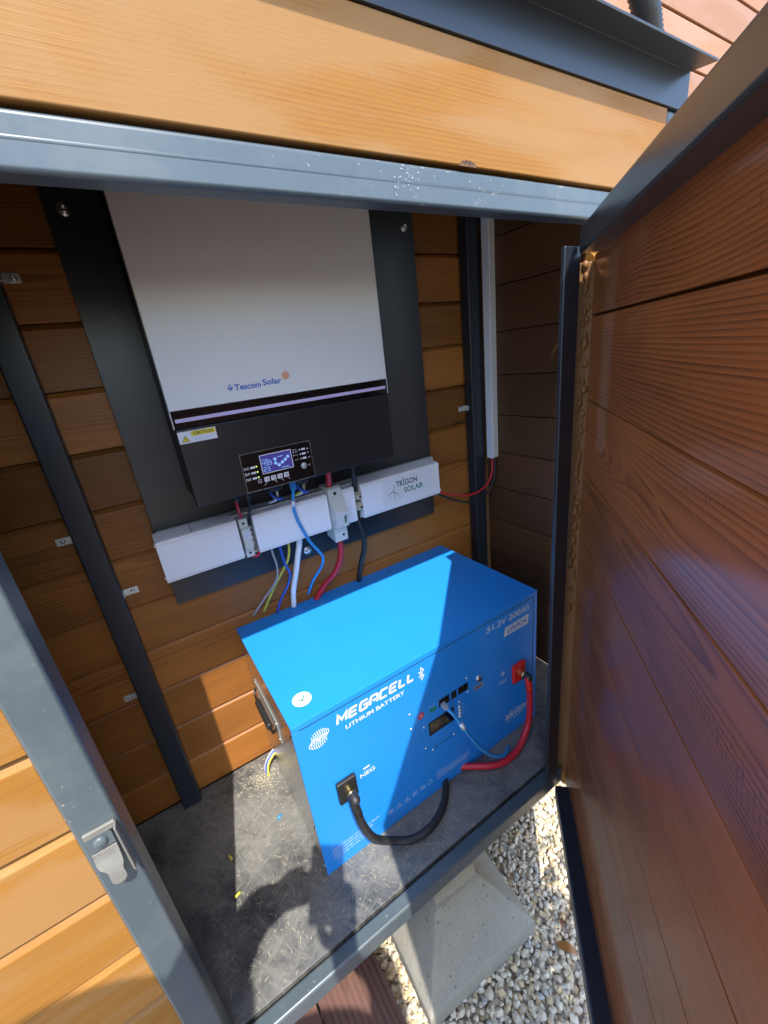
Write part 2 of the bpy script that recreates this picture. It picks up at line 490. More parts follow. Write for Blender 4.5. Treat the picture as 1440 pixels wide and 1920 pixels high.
def tag(o, label, cat, group=None, kind=None):
    if label: o['label'] = label
    if cat: o['category'] = cat
    if group: o['group'] = group
    if kind: o['kind'] = kind
    return o

def thing(name, label, cat, loc=(0, 0, 0), group=None, rotz=0.0):
    o = bpy.data.objects.new(name, None)
    o.empty_display_size = 0.05
    COL.objects.link(o)
    o.location = loc
    o.rotation_euler = (0, 0, rotz)
    return tag(o, label, cat, group)

# ---- flat print: frames are (origin, x direction, y direction, normal)
class Frame:
    def __init__(s, o, x, y, lift=0.0006):
        s.o, s.x, s.y = Vector(o), Vector(x), Vector(y)
        s.n = s.x.cross(s.y).normalized()
        s.l = lift
    def p(s, a, b, lift=None):
        return s.o + s.x * a + s.y * b + s.n * (s.l if lift is None else lift)

def ribbon(mb, fr, pts, w, closed=False, lift=None):
    P = [Vector((p[0], p[1])) for p in pts]
    n = len(P)
    L, Rr = [], []
    for i in range(n):
        a = P[i - 1] if (i > 0 or closed) else None
        b = P[(i + 1) % n] if (i < n - 1 or closed) else None
        d1 = (P[i] - a).normalized() if a is not None else None
        d2 = (b - P[i]).normalized() if b is not None else None
        if d1 is None: d1 = d2
        if d2 is None: d2 = d1
        t = d1 + d2
        t = t.normalized() if t.length > 1e-6 else d1
        nn = Vector((-t.y, t.x))
        k = min(1.0 / max(nn.dot(Vector((-d1.y, d1.x))), 0.4), 2.2)
        L.append(P[i] + nn * w / 2 * k); Rr.append(P[i] - nn * w / 2 * k)
    vs = [fr.p(*q, lift) for q in L] + [fr.p(*q, lift) for q in Rr]
    m = n if closed else n - 1
    mb.add(vs, [(i, (i + 1) % n, n + (i + 1) % n, n + i) for i in range(m)])

def poly(mb, fr, pts, lift=None):
    mb.add([fr.p(a, b, lift) for a, b in pts], [tuple(range(len(pts)))])

def rect(mb, fr, x0, x1, y0, y1, lift=None):
    poly(mb, fr, [(x0, y0), (x1, y0), (x1, y1), (x0, y1)], lift)

def circ(cx, cy, r, n=28, a0=0.0, a1=360.0, ry=None):
    full = abs(a1 - a0) >= 360
    k = n if full else n + 1
    return [(cx + r * math.cos(R(a0 + (a1 - a0) * i / n)), cy + (ry or r) * math.sin(R(a0 + (a1 - a0) * i / n))) for i in range(k)]

def text(mb, fr, s, x, y, h, width=None, bold=0.0, shear=0.0, align='LEFT', lift=None):
    cu = bpy.data.curves.new('txt', 'FONT')
    cu.body = s
    cu.size = 1.0
    cu.offset = bold
    cu.shear = shear
    cu.resolution_u = 3
    ob = bpy.data.objects.new('txt', cu)
    COL.objects.link(ob)
    bpy.context.view_layer.update()
    dg = bpy.context.evaluated_depsgraph_get()
    me = bpy.data.meshes.new_from_object(ob.evaluated_get(dg))
    if me.vertices:
        P = np.array([v.co[:2] for v in me.vertices])
        k = h / 0.70
        w = (P[:, 0].max() - P[:, 0].min()) * k
        kx = k * (width / w if width else 1.0)
        x0 = P[:, 0].min()
        sh = {'LEFT': 0, 'CENTER': -0.5, 'RIGHT': -1}[align] * (P[:, 0].max() - x0) * kx
        vs = [fr.p(x + sh + (a - x0) * kx, y + b * k, lift) for a, b in P]
        mb.add(vs, [tuple(p.vertices) for p in me.polygons])
    bpy.data.objects.remove(ob)
    bpy.data.curves.remove(cu)
    bpy.data.meshes.remove(me)

# ================================================================== GROUND
g = MB()
S = 60
g.add([(-S, -S, -0.312), (S, -S, -0.312), (S, S, -0.312), (-S, S, -0.312)], [(0, 1, 2, 3)])
o = g.build('ground', 'ground'); o['kind'] = 'structure'

def ico(sub):
    bm = bmesh.new()
    bmesh.ops.create_icosphere(bm, subdivisions=sub, radius=1.0)
    V = np.array([v.co[:] for v in bm.verts]); F = [tuple(v.index for v in f.verts) for f in bm.faces]
    bm.free()
    return V, F
IV, IF = ico(2)
SV, SF = ico(1)
IFA = np.array(SF)

def gravel():
    """limestone chips lying round the footing: one heap nobody would count"""
    vs, fs, gr = [], [], []
    n0 = 0
    pts = []
    for layer, zz, step in ((0, -0.310, 0.0120), (1, -0.304, 0.0130)):
        for x in np.arange(0.24, 1.12, step):
            for y in np.arange(-0.42, 0.42, step):
                pts.append((x + rng.uniform(-.5, .5) * step, y + rng.uniform(-.5, .5) * step, zz + rng.uniform(-.003, .005)))
    for x, y, z in pts:
        r = rng.uniform(0.0058, 0.0098) * (1.0 if rng.random() < 0.85 else 1.3)
        sc = np.array([rng.uniform(.85, 1.35), rng.uniform(.65, 1.0), rng.uniform(.5, .85)]) * r
        V = SV.copy() * rng.uniform(.88, 1.1, (len(SV), 1))
        # angular facets: clip by a few random planes
        for _ in range(6):
            nrm = rng.normal(size=3); nrm /= np.linalg.norm(nrm)
            d = rng.uniform(.55, .9)
            k = V @ nrm - d
            V -= np.where(k > 0, k, 0)[:, None] * nrm * 0.95
        V = V * sc
        q = rng.normal(size=4); q /= np.linalg.norm(q)
        w_, a, b, c = q
        Rm = np.array([[1 - 2 * (b * b + c * c), 2 * (a * b - c * w_), 2 * (a * c + b * w_)], [2 * (a * b + c * w_), 1 - 2 * (a * a + c * c), 2 * (b * c - a * w_)], [2 * (a * c - b * w_), 2 * (b * c + a * w_), 1 - 2 * (a * a + b * b)]])
        if rng.random() < 0.6:      # most lie flat
            th = rng.uniform(0, 6.28)
            Rm = np.array([[math.cos(th), -math.sin(th), 0], [math.sin(th), math.cos(th), 0], [0, 0, 1]])
        V = V @ Rm.T + np.array([x, y, z])
        vs.append(V); fs.append(IFA + n0); n0 += len(V)
        gr.append(np.tile([0, 0, rng.random()], (len(V), 1)))
    V = np.concatenate(vs); F = np.concatenate(fs); Gr = np.concatenate(gr)
    me = bpy.data.meshes.new('gravel')
    me.vertices.add(len(V)); me.vertices.foreach_set('co', V.astype(np.float32).ravel())
    me.loops.add(F.size); me.loops.foreach_set('vertex_index', F.astype(np.int32).ravel())
    me.polygons.add(len(F))
    me.polygons.foreach_set('loop_start', np.arange(0, F.size, 3, dtype=np.int32))
    me.polygons.foreach_set('use_smooth', np.zeros(len(F), dtype=bool))
    me.update(calc_edges=True)
    at = me.attributes.new('grain', 'FLOAT_VECTOR', 'POINT')
    at.data.foreach_set('vector', Gr.astype(np.float32).ravel())
    me.materials.append(MT['stone'])
    o = bpy.data.objects.new('gravel', me)
    COL.objects.link(o)
    tag(o, 'pale limestone gravel between the concrete footing and the open door', 'gravel', kind='stuff')
gravel()

# ================================================================== CABINET
XL, XR, YB = -0.62, 1.075, 0.5196          # inner faces: left, right, back
cab = thing('storage_cabinet', 'timber clad steel framed cabinet standing open, holding the inverter and the blue battery', 'cabinet', (0.3, 0.25, 0))

def planks(mb, u0, u1, seams, fn, ch=0.010, t=0.018, vee=0.008, gap=0.0015):
    """boards stacked between seam heights; fn(u, depth, z): depth 0 = face, positive = into the wall"""
    for z0, z1 in zip(seams[:-1], seams[1:]):
        pr = [(0.0, z0 + gap), (0.0, z1 - ch), (vee, z1 - 0.0005), (t, z1 - 0.0005), (t, z0 + gap)]
        mb.prism(pr, u0, u1, lambda a, p, q: fn(a, p, q))

back_seams = [0.0012, 0.108, 0.222, 0.337, 0.450, 0.562, 0.677, 0.787, 0.900, 1.012, 1.124, 1.238, 1.352]
m = MB()
planks(m, XL, XR, back_seams, lambda a, p, q: (a, YB + p, q), ch=0.009)
m.box(XL, XR, YB + 0.019, YB + 0.030, 0, 1.36)
m.build('back_wall', 'wood_in', cab, bevel=0.0012)
m = MB()
rs = [0.002 + 0.1145 * i for i in range(13)]
planks(m, 0.06, YB - 0.002, rs, lambda a, p, q: (XR + p, a, q), ch=0.002, vee=0.002)
m.box(XR + 0.0185, XR + 0.026, 0.03, YB + 0.03, -0.02, 1.37)
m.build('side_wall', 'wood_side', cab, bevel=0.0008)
m = MB()
planks(m, 0.06, YB - 0.002, rs, lambda a, p, q: (XL - p, a, q), ch=0.002, vee=0.002)
m.box(XL - 0.026, XL - 0.0185, 0.03, YB + 0.03, -0.02, 1.37)
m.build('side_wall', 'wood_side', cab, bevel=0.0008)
# front cladding left of the opening, outside face
fs_ = [-0.098, 0.014, 0.126, 0.238, 0.350, 0.4605, 0.571, 0.682, 0.793, 0.904, 1.015, 1.126, 1.160]
m = MB()
planks(m, -0.72, -0.0425, fs_, lambda a, p, q: (a, 0.010 + p, q), ch=0.010, vee=0.009, gap=0.004)
m.box(-0.72, -0.0425, 0.0285, 0.0315, -0.09, 1.16)
m.build('front_wall', 'wood_front', cab, bevel=0.0012)
m = MB()
planks(m, 0.832, 0.9835, fs_, lambda a, p, q: (a, 0.012 + p, q), ch=0.010, vee=0.009, gap=0.004)
m.build('front_wall', 'wood_front', cab, bevel=0.0012)
# fascia board over the beam
m = MB()
m.box(-0.75, 0.978, -0.002, 0.020, 1.2030, 1.3165, rnd=0.137)
fb_o = m.build('fascia_board', 'wood_front', cab, bevel=0.0018)
m = MB()
kp = [(0.536 + 0.030 * i / 14, 1.2024 + (0.0062 + 0.0012 * math.sin(i * 2.3)) * math.sin(math.pi * i / 14) ** 0.6) for i in range(15)]
poly(m, Frame((0, -0.0022, 0), (1, 0, 0), (0, 0, 1), 0.0002), kp)
m.build('splintered_knot', 'knot', fb_o)
m = MB()
for i in range(14):
    x = 0.538 + 0.026 * i / 14 + rng.uniform(-.001, .001); L_h = rng.uniform(.002, .0052)
    m.add([(x - 0.0007, -0.0026, 1.2026), (x + 0.0007, -0.0028, 1.2026), (x + 0.003, -0.0032, 1.2028 + L_h)], [(0, 1, 2)], [(x, 0, rng.random())] * 3)
m.build('wood_fibres', 'wood_edge', fb_o)
# floor
m = MB()
m.box(XL, XR, 0.0335, YB - 0.001, -0.018, 0.0)
m.build('floor_board', 'osb', cab, bevel=0.001)
# steel frame
m = MB(); m.box(0.0015, 0.80, 0.0, 0.0275, -0.0403, 0.0015)
m.build('sill', 'steel', cab, bevel=0.0055, seg=4)
m = MB(); m.box(-0.0404, 0.0, 0.0, 0.040, -0.0405, 1.1595)
m.build('post', 'steel', cab, bevel=0.004, seg=3)
m = MB(); m.box(0.7405, 0.7785, 0.0, 0.0085, 0.0025, 1.1265)
m.build('door_stop', 'steel_dark', cab, bevel=0.0025, seg=3)
m = MB(); m.box(0.984, 1.022, 0.0, 0.038, -0.04, 1.3165)
m.build('post', 'steel', cab, bevel=0.004, seg=3)
m = MB(); m.box(-0.75, 0.982, 0.0, 0.0270, 1.1609, 1.1995)
m.build('beam', 'steel', cab, bevel=0.0045, seg=3)
m = MB()
m.tube([(-0.75, 0.0030, 1.1815), (0.975, 0.0030, 1.1815)], 0.0034, 16, 1)
m.build('weld_ridge', 'steel', cab)
m = MB()
for cx_, n_, sx in ((0.462, 60, 0.012),):
    for i in range(n_):
        z = np.clip(rng.normal(1.183, 0.009), 1.168, 1.196); x = cx_ + rng.choice([-0.012, -0.003, 0.004, 0.013]) + rng.normal(0, .0018) + (z - 1.183) * .4; r_ = rng.uniform(.0002, .0008)
        a = rng.uniform(0, 6.28)
        m.add([(x + r_ * math.cos(a + k * 2.1), -0.0013, z + r_ * 1.2 * math.sin(a + k * 2.1)) for k in range(3)], [(0, 1, 2)])
m.build('paint_flakes', 'pvc_grey', cab)
m = MB(); m.box(-0.0185, 0.0245, 0.4861, YB - 0.001, 0.0008, 1.36)
m.build('post', 'steel_dark', cab, bevel=0.003, seg=3)
m = MB(); m.box(1.006, 1.050, 0.4861, YB - 0.001, 0.0008, 1.36)
m.build('post', 'steel_dark', cab, bevel=0.003, seg=3)
m = MB(); m.box(1.0525, 1.0735, 0.497, YB - 0.002, 0.002, 1.36, axis=2)
m.build('corner_batten', 'wood_edge', cab, bevel=0.002)
# roof: folded edge trim, ceiling boards, sheet
m = MB()
tr = [(-0.005, 1.3170), (-0.005, 1.3665), (-0.0425, 1.3612), (-0.0430, 1.3618), (-0.0430, 1.3640), (0.012, 1.3705), (0.012, 1.3170)]
m.prism(tr, -0.78, 1.028, lambda a, p, q: (a, p, q))
m.build('roof_trim', 'steel_dark', cab, bevel=0.0014)
m = MB(); m.box(-0.78, 1.020, 0.0, 0.57, 1.3712, 1.3740)
m.build('roof_sheet', 'steel', cab, bevel=0.001)
m = MB(); m.box(XL, XR, 0.03, YB, 1.353, 1.368)
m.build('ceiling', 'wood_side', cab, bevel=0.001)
m = MB(); m.box(XL, 1.09, 0.03, 0.55, -0.085, -0.0195)
m.build('floor_frame', 'steel_dark', cab, bevel=0.003)
# clips that hold the boards to the posts
for x0, x1, z, mt in ((0.0255, 0.050, 1.194, 'chrome'), (-0.0480, -0.0195, 0.745, 'zinc_dull'), (0.0255, 0.052, 0.603, 'zinc_dull'), (-0.0480, -0.0195, 0.356, 'zinc_dull'), (0.977, 1.005, 0.832, 'zinc_dull')):
    m = MB(); m.box(x0, x1, YB - 0.0035, YB - 0.0005, z - 0.0075, z + 0.0075)
    s_ = 1 if x0 > 0.02 and x0 < 0.5 else -1
    xe = x0 if s_ > 0 else x1
    m.box(min(xe, xe - s_ * 0.0025), max(xe, xe - s_ * 0.0025), YB - 0.016, YB - 0.0005, z - 0.0075, z + 0.0075)
    b = m.build('bracket', mt, cab, bevel=0.0006)
    c = MB(); xc = (x0 + x1) / 2 + s_ * 0.003
    c.lathe((xc, YB - 0.0034, z), (0, -1, 0), [(0, 0.0045), (0.0014, 0.004), (0.0024, 0.002), (0.0025, 0.0016), (0.0014, 0.0012), (0.0014, 0)], 16)
    c.build('screw', 'chrome', b)

# latch on the left post
Lx = lambda a, b, y: (a, y, b)
m = MB()
m.box(-0.0335, -0.0035, -0.0045, -0.0002, 0.5635, 0.5720)
m.box(-0.0050, -0.0025, -0.0130, -0.0002, 0.5000, 0.5700)
latch = m.build('latch', 'worn_zinc', cab, bevel=0.001)
m = MB()
prof = [(-0.0335, 0.5615), (-0.0305, 0.5660), (-0.0125, 0.5660), (-0.0095, 0.5615), (-0.0095, 0.5430), (-0.0330, 0.5430)]
m.prism(prof, -0.0022, -0.0042, lambda a, p, q: (p, a, q))
m.build('latch_plate', 'steel', latch, bevel=0.0006)
m = MB()
m.lathe((-0.0215, -0.0042, 0.5545), (0, -1, 0), [(0, 0.0068), (0.0022, 0.0064), (0.0034, 0.005), (0.0036, 0)], 20)
m.build('rivet', 'steel', latch)
m = MB()
# the hasp tongue lifts away from the post towards its tip: rows of (height, left, right, stand-off)
rows = [(0.5430, -0.0330, -0.0095, 0.0), (0.5380, -0.0330, -0.0093, 0.0005), (0.5300, -0.0328, -0.0090, 0.0035), (0.5245, -0.0312, -0.0088, 0.0060), (0.5220, -0.0285, -0.0090, 0.0070),
        (0.5180, -0.0258, -0.0104, 0.0082), (0.5140, -0.0252, -0.0112, 0.0090), (0.5090, -0.0254, -0.0104, 0.0098), (0.5040, -0.0252, -0.0106, 0.0102), (0.5000, -0.0232, -0.0128, 0.0104), (0.4983, -0.0205, -0.0155, 0.0104)]
vs, fs3 = [], []
for z, xa, xb, off_ in rows:
    for k in range(5):
        vs.append((xa + (xb - xa) * k / 4, -0.0044 - off_, z))
for z, xa, xb, off_ in rows:
    for k in range(5):
        vs.append((xa + (xb - xa) * k / 4, -0.0060 - off_, z))
nr = len(rows); o2 = nr * 5
for i in range(nr - 1):
    for k in range(4):
        q = (i * 5 + k, i * 5 + k + 1, i * 5 + k + 6, i * 5 + k + 5)
        fs3.append(q); fs3.append(tuple(x + o2 for x in reversed(q)))
    fs3.append((i * 5, i * 5 + 5, i * 5 + 5 + o2, i * 5 + o2)); fs3.append((i * 5 + 4, i * 5 + 4 + o2, i * 5 + 9 + o2, i * 5 + 9))
for k in range(4):
    fs3.append((k, k + o2, k + 1 + o2, k + 1)); e = (nr - 1) * 5 + k; fs3.append((e, e + 1, e + 1 + o2, e + o2))
m.add(vs, fs3)
m.build('hasp', 'worn_zinc', latch, bevel=0.0004)

# door: opened about half-way, seen on its inner face
DA = 0.7814
HX = 0.7718
dd = Vector((-math.cos(DA), -math.sin(DA), 0)); dn = Vector((-math.sin(DA), math.cos(DA), 0))
D0 = Vector((HX, 0, 0))
def dpt(t, off, z):
    return D0 + dd * t + dn * off + Vector((0, 0, z))
door = bpy.data.objects.new('door', None); COL.objects.link(door); door.parent = cab
def dbox(mb, t0, t1, o0, o1, z0, z1, axis=0):
    tmp = MB(); tmp.box(t0, t1, o0, o1, z0, z1, axis)
    mb.add([dpt(*p) for p in tmp.v], tmp.f, tmp.g)
m = MB()
ds = [-0.060, 0.003, 0.130, 0.258, 0.386, 0.513, 0.640, 0.766, 0.895, 1.0275, 1.118]
for i, (z0, z1) in enumerate(zip(ds[:-1], ds[1:])):
    gp = 0.0028 if i == 9 else 0.0013
    ch = 0.0022
    m.prism([(0.0, z0 + gp), (0.0, z1 - ch), (ch, z1 - 0.0002), (0.018, z1 - 0.0002), (0.018, z0 + gp)], -0.034, 0.785, lambda a, p, q: dpt(a, -0.030 - p, q))
m.build('plank_panel', 'wood_door', door, bevel=0.0006)
m = MB(); dbox(m, -0.0455, 0.79, -0.0495, -0.0482, -0.06, 1.12)
m.build('outer_sheet', 'wood_front', door)
m = MB(); dbox(m, 0.0, 0.79, -0.040, 0.0, 1.1149, 1.1505)
m.build('top_rail', 'rail', door, bevel=0.004, seg=3)
m = MB(); dbox(m, 0.0, 0.79, -0.040, 0.0, -0.070, -0.030)
m.build('bottom_rail', 'steel_dark', door, bevel=0.004, seg=3)
m = MB(); dbox(m, 0.752, 0.79, -0.040, 0.0, -0.0295, 1.1144)
m.build('stile', 'steel_dark', door, bevel=0.004, seg=3)
# ragged end of the boards at the hinge side, squeezed-out foam
m = MB(); dbox(m, -0.0455, -0.0350, -0.0479, -0.008, -0.02, 1.108, 2)
m.build('edge_strip', 'wood_edge', door, bevel=0.002)
m = MB()
for i in range(70):
    z = 0.45 + 0.65 * i / 69 + random.uniform(-.004, .004)
    c = dpt(-0.036 + random.uniform(-.003, .003), -0.020 + random.uniform(-.005, .006), z)
    rr = random.uniform(.003, .0062)
    V = IV * np.array([rr, rr, rr * random.uniform(1.2, 2.2)]) + np.array(c)
    m.add([tuple(p) for p in V], IF, None, True)
m.build('foam_bead', 'foam', door)

# ================================================================== MOUNTING PLATE
PY = 0.5046
pl = thing('mounting_plate', 'tall dark grey steel plate on the back wall behind the white inverter', 'mounting plate', (0.48, PY, 0.9))
m = MB(); m.box(0.1135, 0.8494, PY, PY + 0.003, 0.5412, 1.335)
m.build('sheet', 'plate', pl, bevel=0.0008)
for x, z in ((0.141, 1.290), (0.4315, 0.563), (0.822, 1.290)):
    m = MB()
    m.lathe((x, PY, z), (0, -1, 0), [(0, 0.0105), (0.0012, 0.0105), (0.0016, 0.0092), (0.0016, 0.0072), (0.0045, 0.0066), (0.0056, 0.005), (0.0056, 0.0032), (0.0030, 0.0030), (0.0030, 0)], 24)
    m.build('bolt', 'chrome', pl)
m = MB()
for x in (0.13, 0.40, 0.70, 0.83):
    m.box(x - 0.012, x + 0.012, PY + 0.0035, YB - 0.0005, 0.62, 1.33)
m.build('spacer', 'wood_edge', pl)

# ================================================================== INVERTER
IX0, IX1, IY = 0.1942, 0.6262, 0.3447
inv = thing('solar_inverter', 'white and black wall inverter with a lit display above the cable trunking', 'inverter', (0.41, 0.42, 0.79))
m = MB(); m.box(IX0 + 0.004, IX1 - 0.004, IY + 0.014, 0.4985, 0.7915, 1.352)
m.build('body', 'black', inv, bevel=0.003)
m = MB(); m.box(IX0, IX1, IY + 0.0012, IY + 0.016, 0.7900, 0.9300)
m.build('lower_cover', 'black', inv, bevel=0.0026, seg=3)
m = MB(); m.box(IX0 - 0.0008, IX1 + 0.0008, IY, IY + 0.0165, 0.9605, 1.360)
m.build('front_cover', 'white', inv, bevel=0.0016)
m = MB(); m.box(IX0 - 0.0008, IX0 + 0.0006, IY + 0.0004, IY + 0.0165, 0.9312, 0.9600)
m.build('cover_lip', 'white', inv); m = MB(); m.box(IX1 - 0.0006, IX1 + 0.0008, IY + 0.0004, IY + 0.0165, 0.9312, 0.9600)
m.build('cover_lip', 'white', inv)
m = MB(); m.box(IX0 + 0.0008, IX1 - 0.0008, IY + 0.0003, IY + 0.0165, 0.9312, 0.9600)
m.build('trim_band', 'gloss', inv, bevel=0.0005)
m = MB(); m.box(0.1985, 0.6205, IY - 0.0003, IY + 0.002, 0.9408, 0.9470)
m.build('light_strip', 'lilac', inv)
fr = Frame((0, IY, 0), (1, 0, 0), (0, 0, 1))
# maker's lettering
lt = MB()
text(lt, fr, 'Tescom', 0.3075, 0.9800, 0.0098, width=0.0475, bold=0.022)
text(lt, fr, 'Solar', 0.3590, 0.9822, 0.0098, width=0.0355, bold=0.022)
poly(lt, fr, [(0.2945, 0.9862), (0.2995, 0.9862), (0.2995, 0.9795)]); poly(lt, fr, [(0.3005, 0.9862), (0.3055, 0.9862), (0.3005, 0.9795)])
poly(lt, fr, [(0.2975, 0.9880), (0.3025, 0.9880), (0.3000, 0.9912)])
lt.build('lettering', 'logo_blue', inv)
lt = MB()
ribbon(lt, fr, circ(0.4045, 0.9940, 0.0042, 24), 0.0020, True)
for k in range(14):
    a = 2 * math.pi * k / 14
    ribbon(lt, fr, [(0.4045 + math.cos(a) * 0.0058, 0.9940 + math.sin(a) * 0.0058), (0.4045 + math.cos(a) * 0.0082, 0.9940 + math.sin(a) * 0.0082)], 0.0014)
ribbon(lt, fr, circ(0.4045, 0.9940, 0.0016, 14), 0.0012, True)
lt.build('sun_emblem', 'orange', inv)
# caution sticker
frl = Frame((0, IY + 0.0012, 0), (1, 0, 0), (0, 0, 1))
lb = MB(); rect(lb, frl, 0.1962, 0.2592, 0.9050, 0.9252, 0.0004)
lab = lb.build('caution_label', 'label', inv)
y_ = MB(); rect(y_, frl, 0.2180, 0.2578, 0.9158, 0.9240, 0.0007); poly(y_, frl, [(0.2010, 0.9078), (0.2135, 0.9078), (0.20725, 0.9182)], 0.0007)
y_.build('warning_field', 'yellow', lab)
k_ = MB(); text(k_, frl, 'CAUTION', 0.2212, 0.9176, 0.0052, width=0.0330, bold=0.015, lift=0.0010)
ribbon(k_, frl, [(0.2010, 0.9078), (0.2135, 0.9078), (0.20725, 0.9182)], 0.0006, True, 0.0010)
ribbon(k_, frl, [(0.2080, 0.9152), (0.2064, 0.9124), (0.2080, 0.9124), (0.2066, 0.9096)], 0.0008, False, 0.0010)
k_.build('warning_text', 'ink', lab)
k_ = MB(); ribbon(k_, frl, [(0.2178, 0.9060), (0.2178, 0.9150)], 0.0003, False, 0.0008)
ribbon(k_, frl, [(0.2195, 0.9124), (0.2555, 0.9124)], 0.0008, False, 0.0008); ribbon(k_, frl, [(0.2195, 0.9092), (0.2470, 0.9092)], 0.0008, False, 0.0008)
k_.build('small_print', 'print_dim', lab)
# display panel
m = MB(); m.box(0.2868, 0.4276, IY - 0.0008, IY + 0.004, 0.7925, 0.8668)
dp = m.build('display_panel', 'gloss', inv, bevel=0.0006)
frd = Frame((0.2868, IY - 0.0008, 0.7925), (1, 0, 0), (0, 0, 1), 0.0005)
w_, h_ = 0.1408, 0.0743
k_ = MB(); ribbon(k_, frd, [(0.0004, 0.0004), (w_ - 0.0004, 0.0004), (w_ - 0.0004, h_ - 0.0004), (0.0004, h_ - 0.0004)], 0.0005, True)
k_.build('panel_border', 'zinc_dull', dp)
lx0, lx1, lz0, lz1 = 0.0362, 0.0982, 0.0296, 0.0650
k_ = MB(); rect(k_, frd, lx0, lx1, lz0, lz1)
lcd = k_.build('screen', 'lcd', dp)
k_ = MB(); ribbon(k_, frd, [(lx0, lz0), (lx1, lz0), (lx1, lz1), (lx0, lz1)], 0.0014, True, 0.0010)
k_.build('screen_frame', 'label', dp)
k_ = MB()
SEG = {'0': 'abcdef', '1': 'bc', '2': 'abged', '3': 'abgcd', '4': 'fgbc', '5': 'afgcd', '9': 'abcdfg', '7': 'abc'}
def seg7(ch, x, y, w, h, t=0.0009):
    pts = dict(a=((0, h), (w, h)), b=((w, h), (w, h / 2)), c=((w, h / 2), (w, 0)), d=((0, 0), (w, 0)), e=((0, 0), (0, h / 2)), f=((0, h / 2), (0, h)), g=((0, h / 2), (w, h / 2)))
    for s_ in SEG[ch]:
        (a, b), (c, d) = pts[s_]
        ribbon(k_, frd, [(x + a, y + b), (x + c, y + d)], t, False, 0.0009)
for i, ch in enumerate('499'): seg7(ch, lx0 + 0.0035 + i * 0.0062, lz0 + 0.0152, 0.0042, 0.0082)
for i, ch in enumerate('23'): seg7(ch, lx0 + 0.0035 + i * 0.0070, lz0 + 0.0035, 0.0045, 0.0082)
text(k_, frd, 'V', lx0 + 0.0225, lz0 + 0.0150, 0.0020, lift=0.0009); ribbon(k_, frd, [(lx0 + 0.003, lz0 + 0.0262), (lx0 + 0.015, lz0 + 0.0262)], 0.0010, False, 0.0009)
cs = [(0.0285, 0.0235), (0.0285, 0.0155), (0.0345, 0.0105), (0.0420, 0.0145), (0.0485, 0.0185), (0.0545, 0.0230)]
for a, b in cs:
    poly(k_, frd, circ(lx0 + a, lz0 + b, 0.0031, 16), 0.0008)
for a, b in zip(cs[:-1], cs[1:]):
    ribbon(k_, frd, [(lx0 + a[0], lz0 + a[1]), (lx0 + b[0], lz0 + b[1])], 0.0011, False, 0.0009)
ribbon(k_, frd, [(lx0 + 0.034, lz0 + 0.0265), (lx0 + 0.045, lz0 + 0.0265)], 0.0013, False, 0.0009)
ribbon(k_, frd, [(lx0 + 0.038, lz0 + 0.0045), (lx0 + 0.054, lz0 + 0.0045)], 0.0012, False, 0.0009)
k_.build('readout', 'lcd_on', lcd)
k_ = MB(); kg = MB(); kl = MB()
for i in range(3):
    z = 0.0462 - i * 0.0105
    rect(kl, frd, 0.0150, 0.0238, z - 0.0019, z + 0.0019); poly(kg, frd, circ(0.0268, z + 0.0004, 0.0017, 12)); kg.build('status_led', 'led_green', dp); kg = MB()
    ribbon(kl, frd, [(0.0035, z - 0.0022), (0.0035, z + 0.0022), (0.0068, z + 0.0010), (0.0068, z - 0.0022), (0.0035, z - 0.0022)], 0.0008)
    ribbon(kl, frd, circ(0.0105, z, 0.0018, 10, 30, 330), 0.0008)
    z = 0.0600 - i * 0.0090
    rect(k_, frd, 0.1205, 0.1285, z - 0.0018, z + 0.0018); poly(k_, frd, circ(0.1170, z, 0.0014, 12))
poly(k_, frd, circ(0.1035, 0.0620, 0.0012, 10)); poly(k_, frd, circ(0.1035, 0.0572, 0.0012, 10)); poly(k_, frd, circ(0.1035, 0.0512, 0.0012, 10))
text(k_, frd, 'AC', 0.1068, 0.0602, 0.0024); text(k_, frd, 'INV', 0.1068, 0.0562, 0.0024); text(k_, frd, 'CHG', 0.1062, 0.0500, 0.0024, width=0.0055); text(k_, frd, 'FAULT', 0.1035, 0.0408, 0.0024, width=0.0085)
poly(k_, frd, [(0.1318, 0.0585), (0.1352, 0.0585), (0.1335, 0.0612)]); poly(k_, frd, [(0.1318, 0.0525), (0.1352, 0.0525), (0.1335, 0.0498)])
ribbon(k_, frd, [(0.1318, 0.0415), (0.1350, 0.0415), (0.1350, 0.0437)], 0.0008)
ribbon(k_, frd, circ(0.1322, 0.0262, 0.0016, 12, 120, 420), 0.0006); ribbon(k_, frd, [(0.1322, 0.0262), (0.1322, 0.0284)], 0.0006)
for i in range(4):
    x, z = 0.0415 + i * 0.0132, 0.0180
    rect(k_, frd, x - 0.0050, x + 0.0050, z - 0.0045, z + 0.0045)
ribbon(k_, frd, [(0.0245, 0.0140), (0.0305, 0.0140), (0.0305, 0.0205), (0.0245, 0.0205)], 0.0007, True); poly(k_, frd, [(0.0258, 0.0178), (0.0292, 0.0178), (0.0275, 0.0155)])
for x in (0.0415, 0.0547, 0.0679, 0.0811):
    ribbon(k_, frd, [(x, 0.0130), (x + (-0.004 if x < 0.05 else 0.004), 0.0100), (x + (-0.007 if x < 0.05 else 0.005), 0.0070)], 0.0006)
k_.build('panel_symbols', 'label', dp); kl.build('panel_symbols', 'label', dp)
k_ = MB()
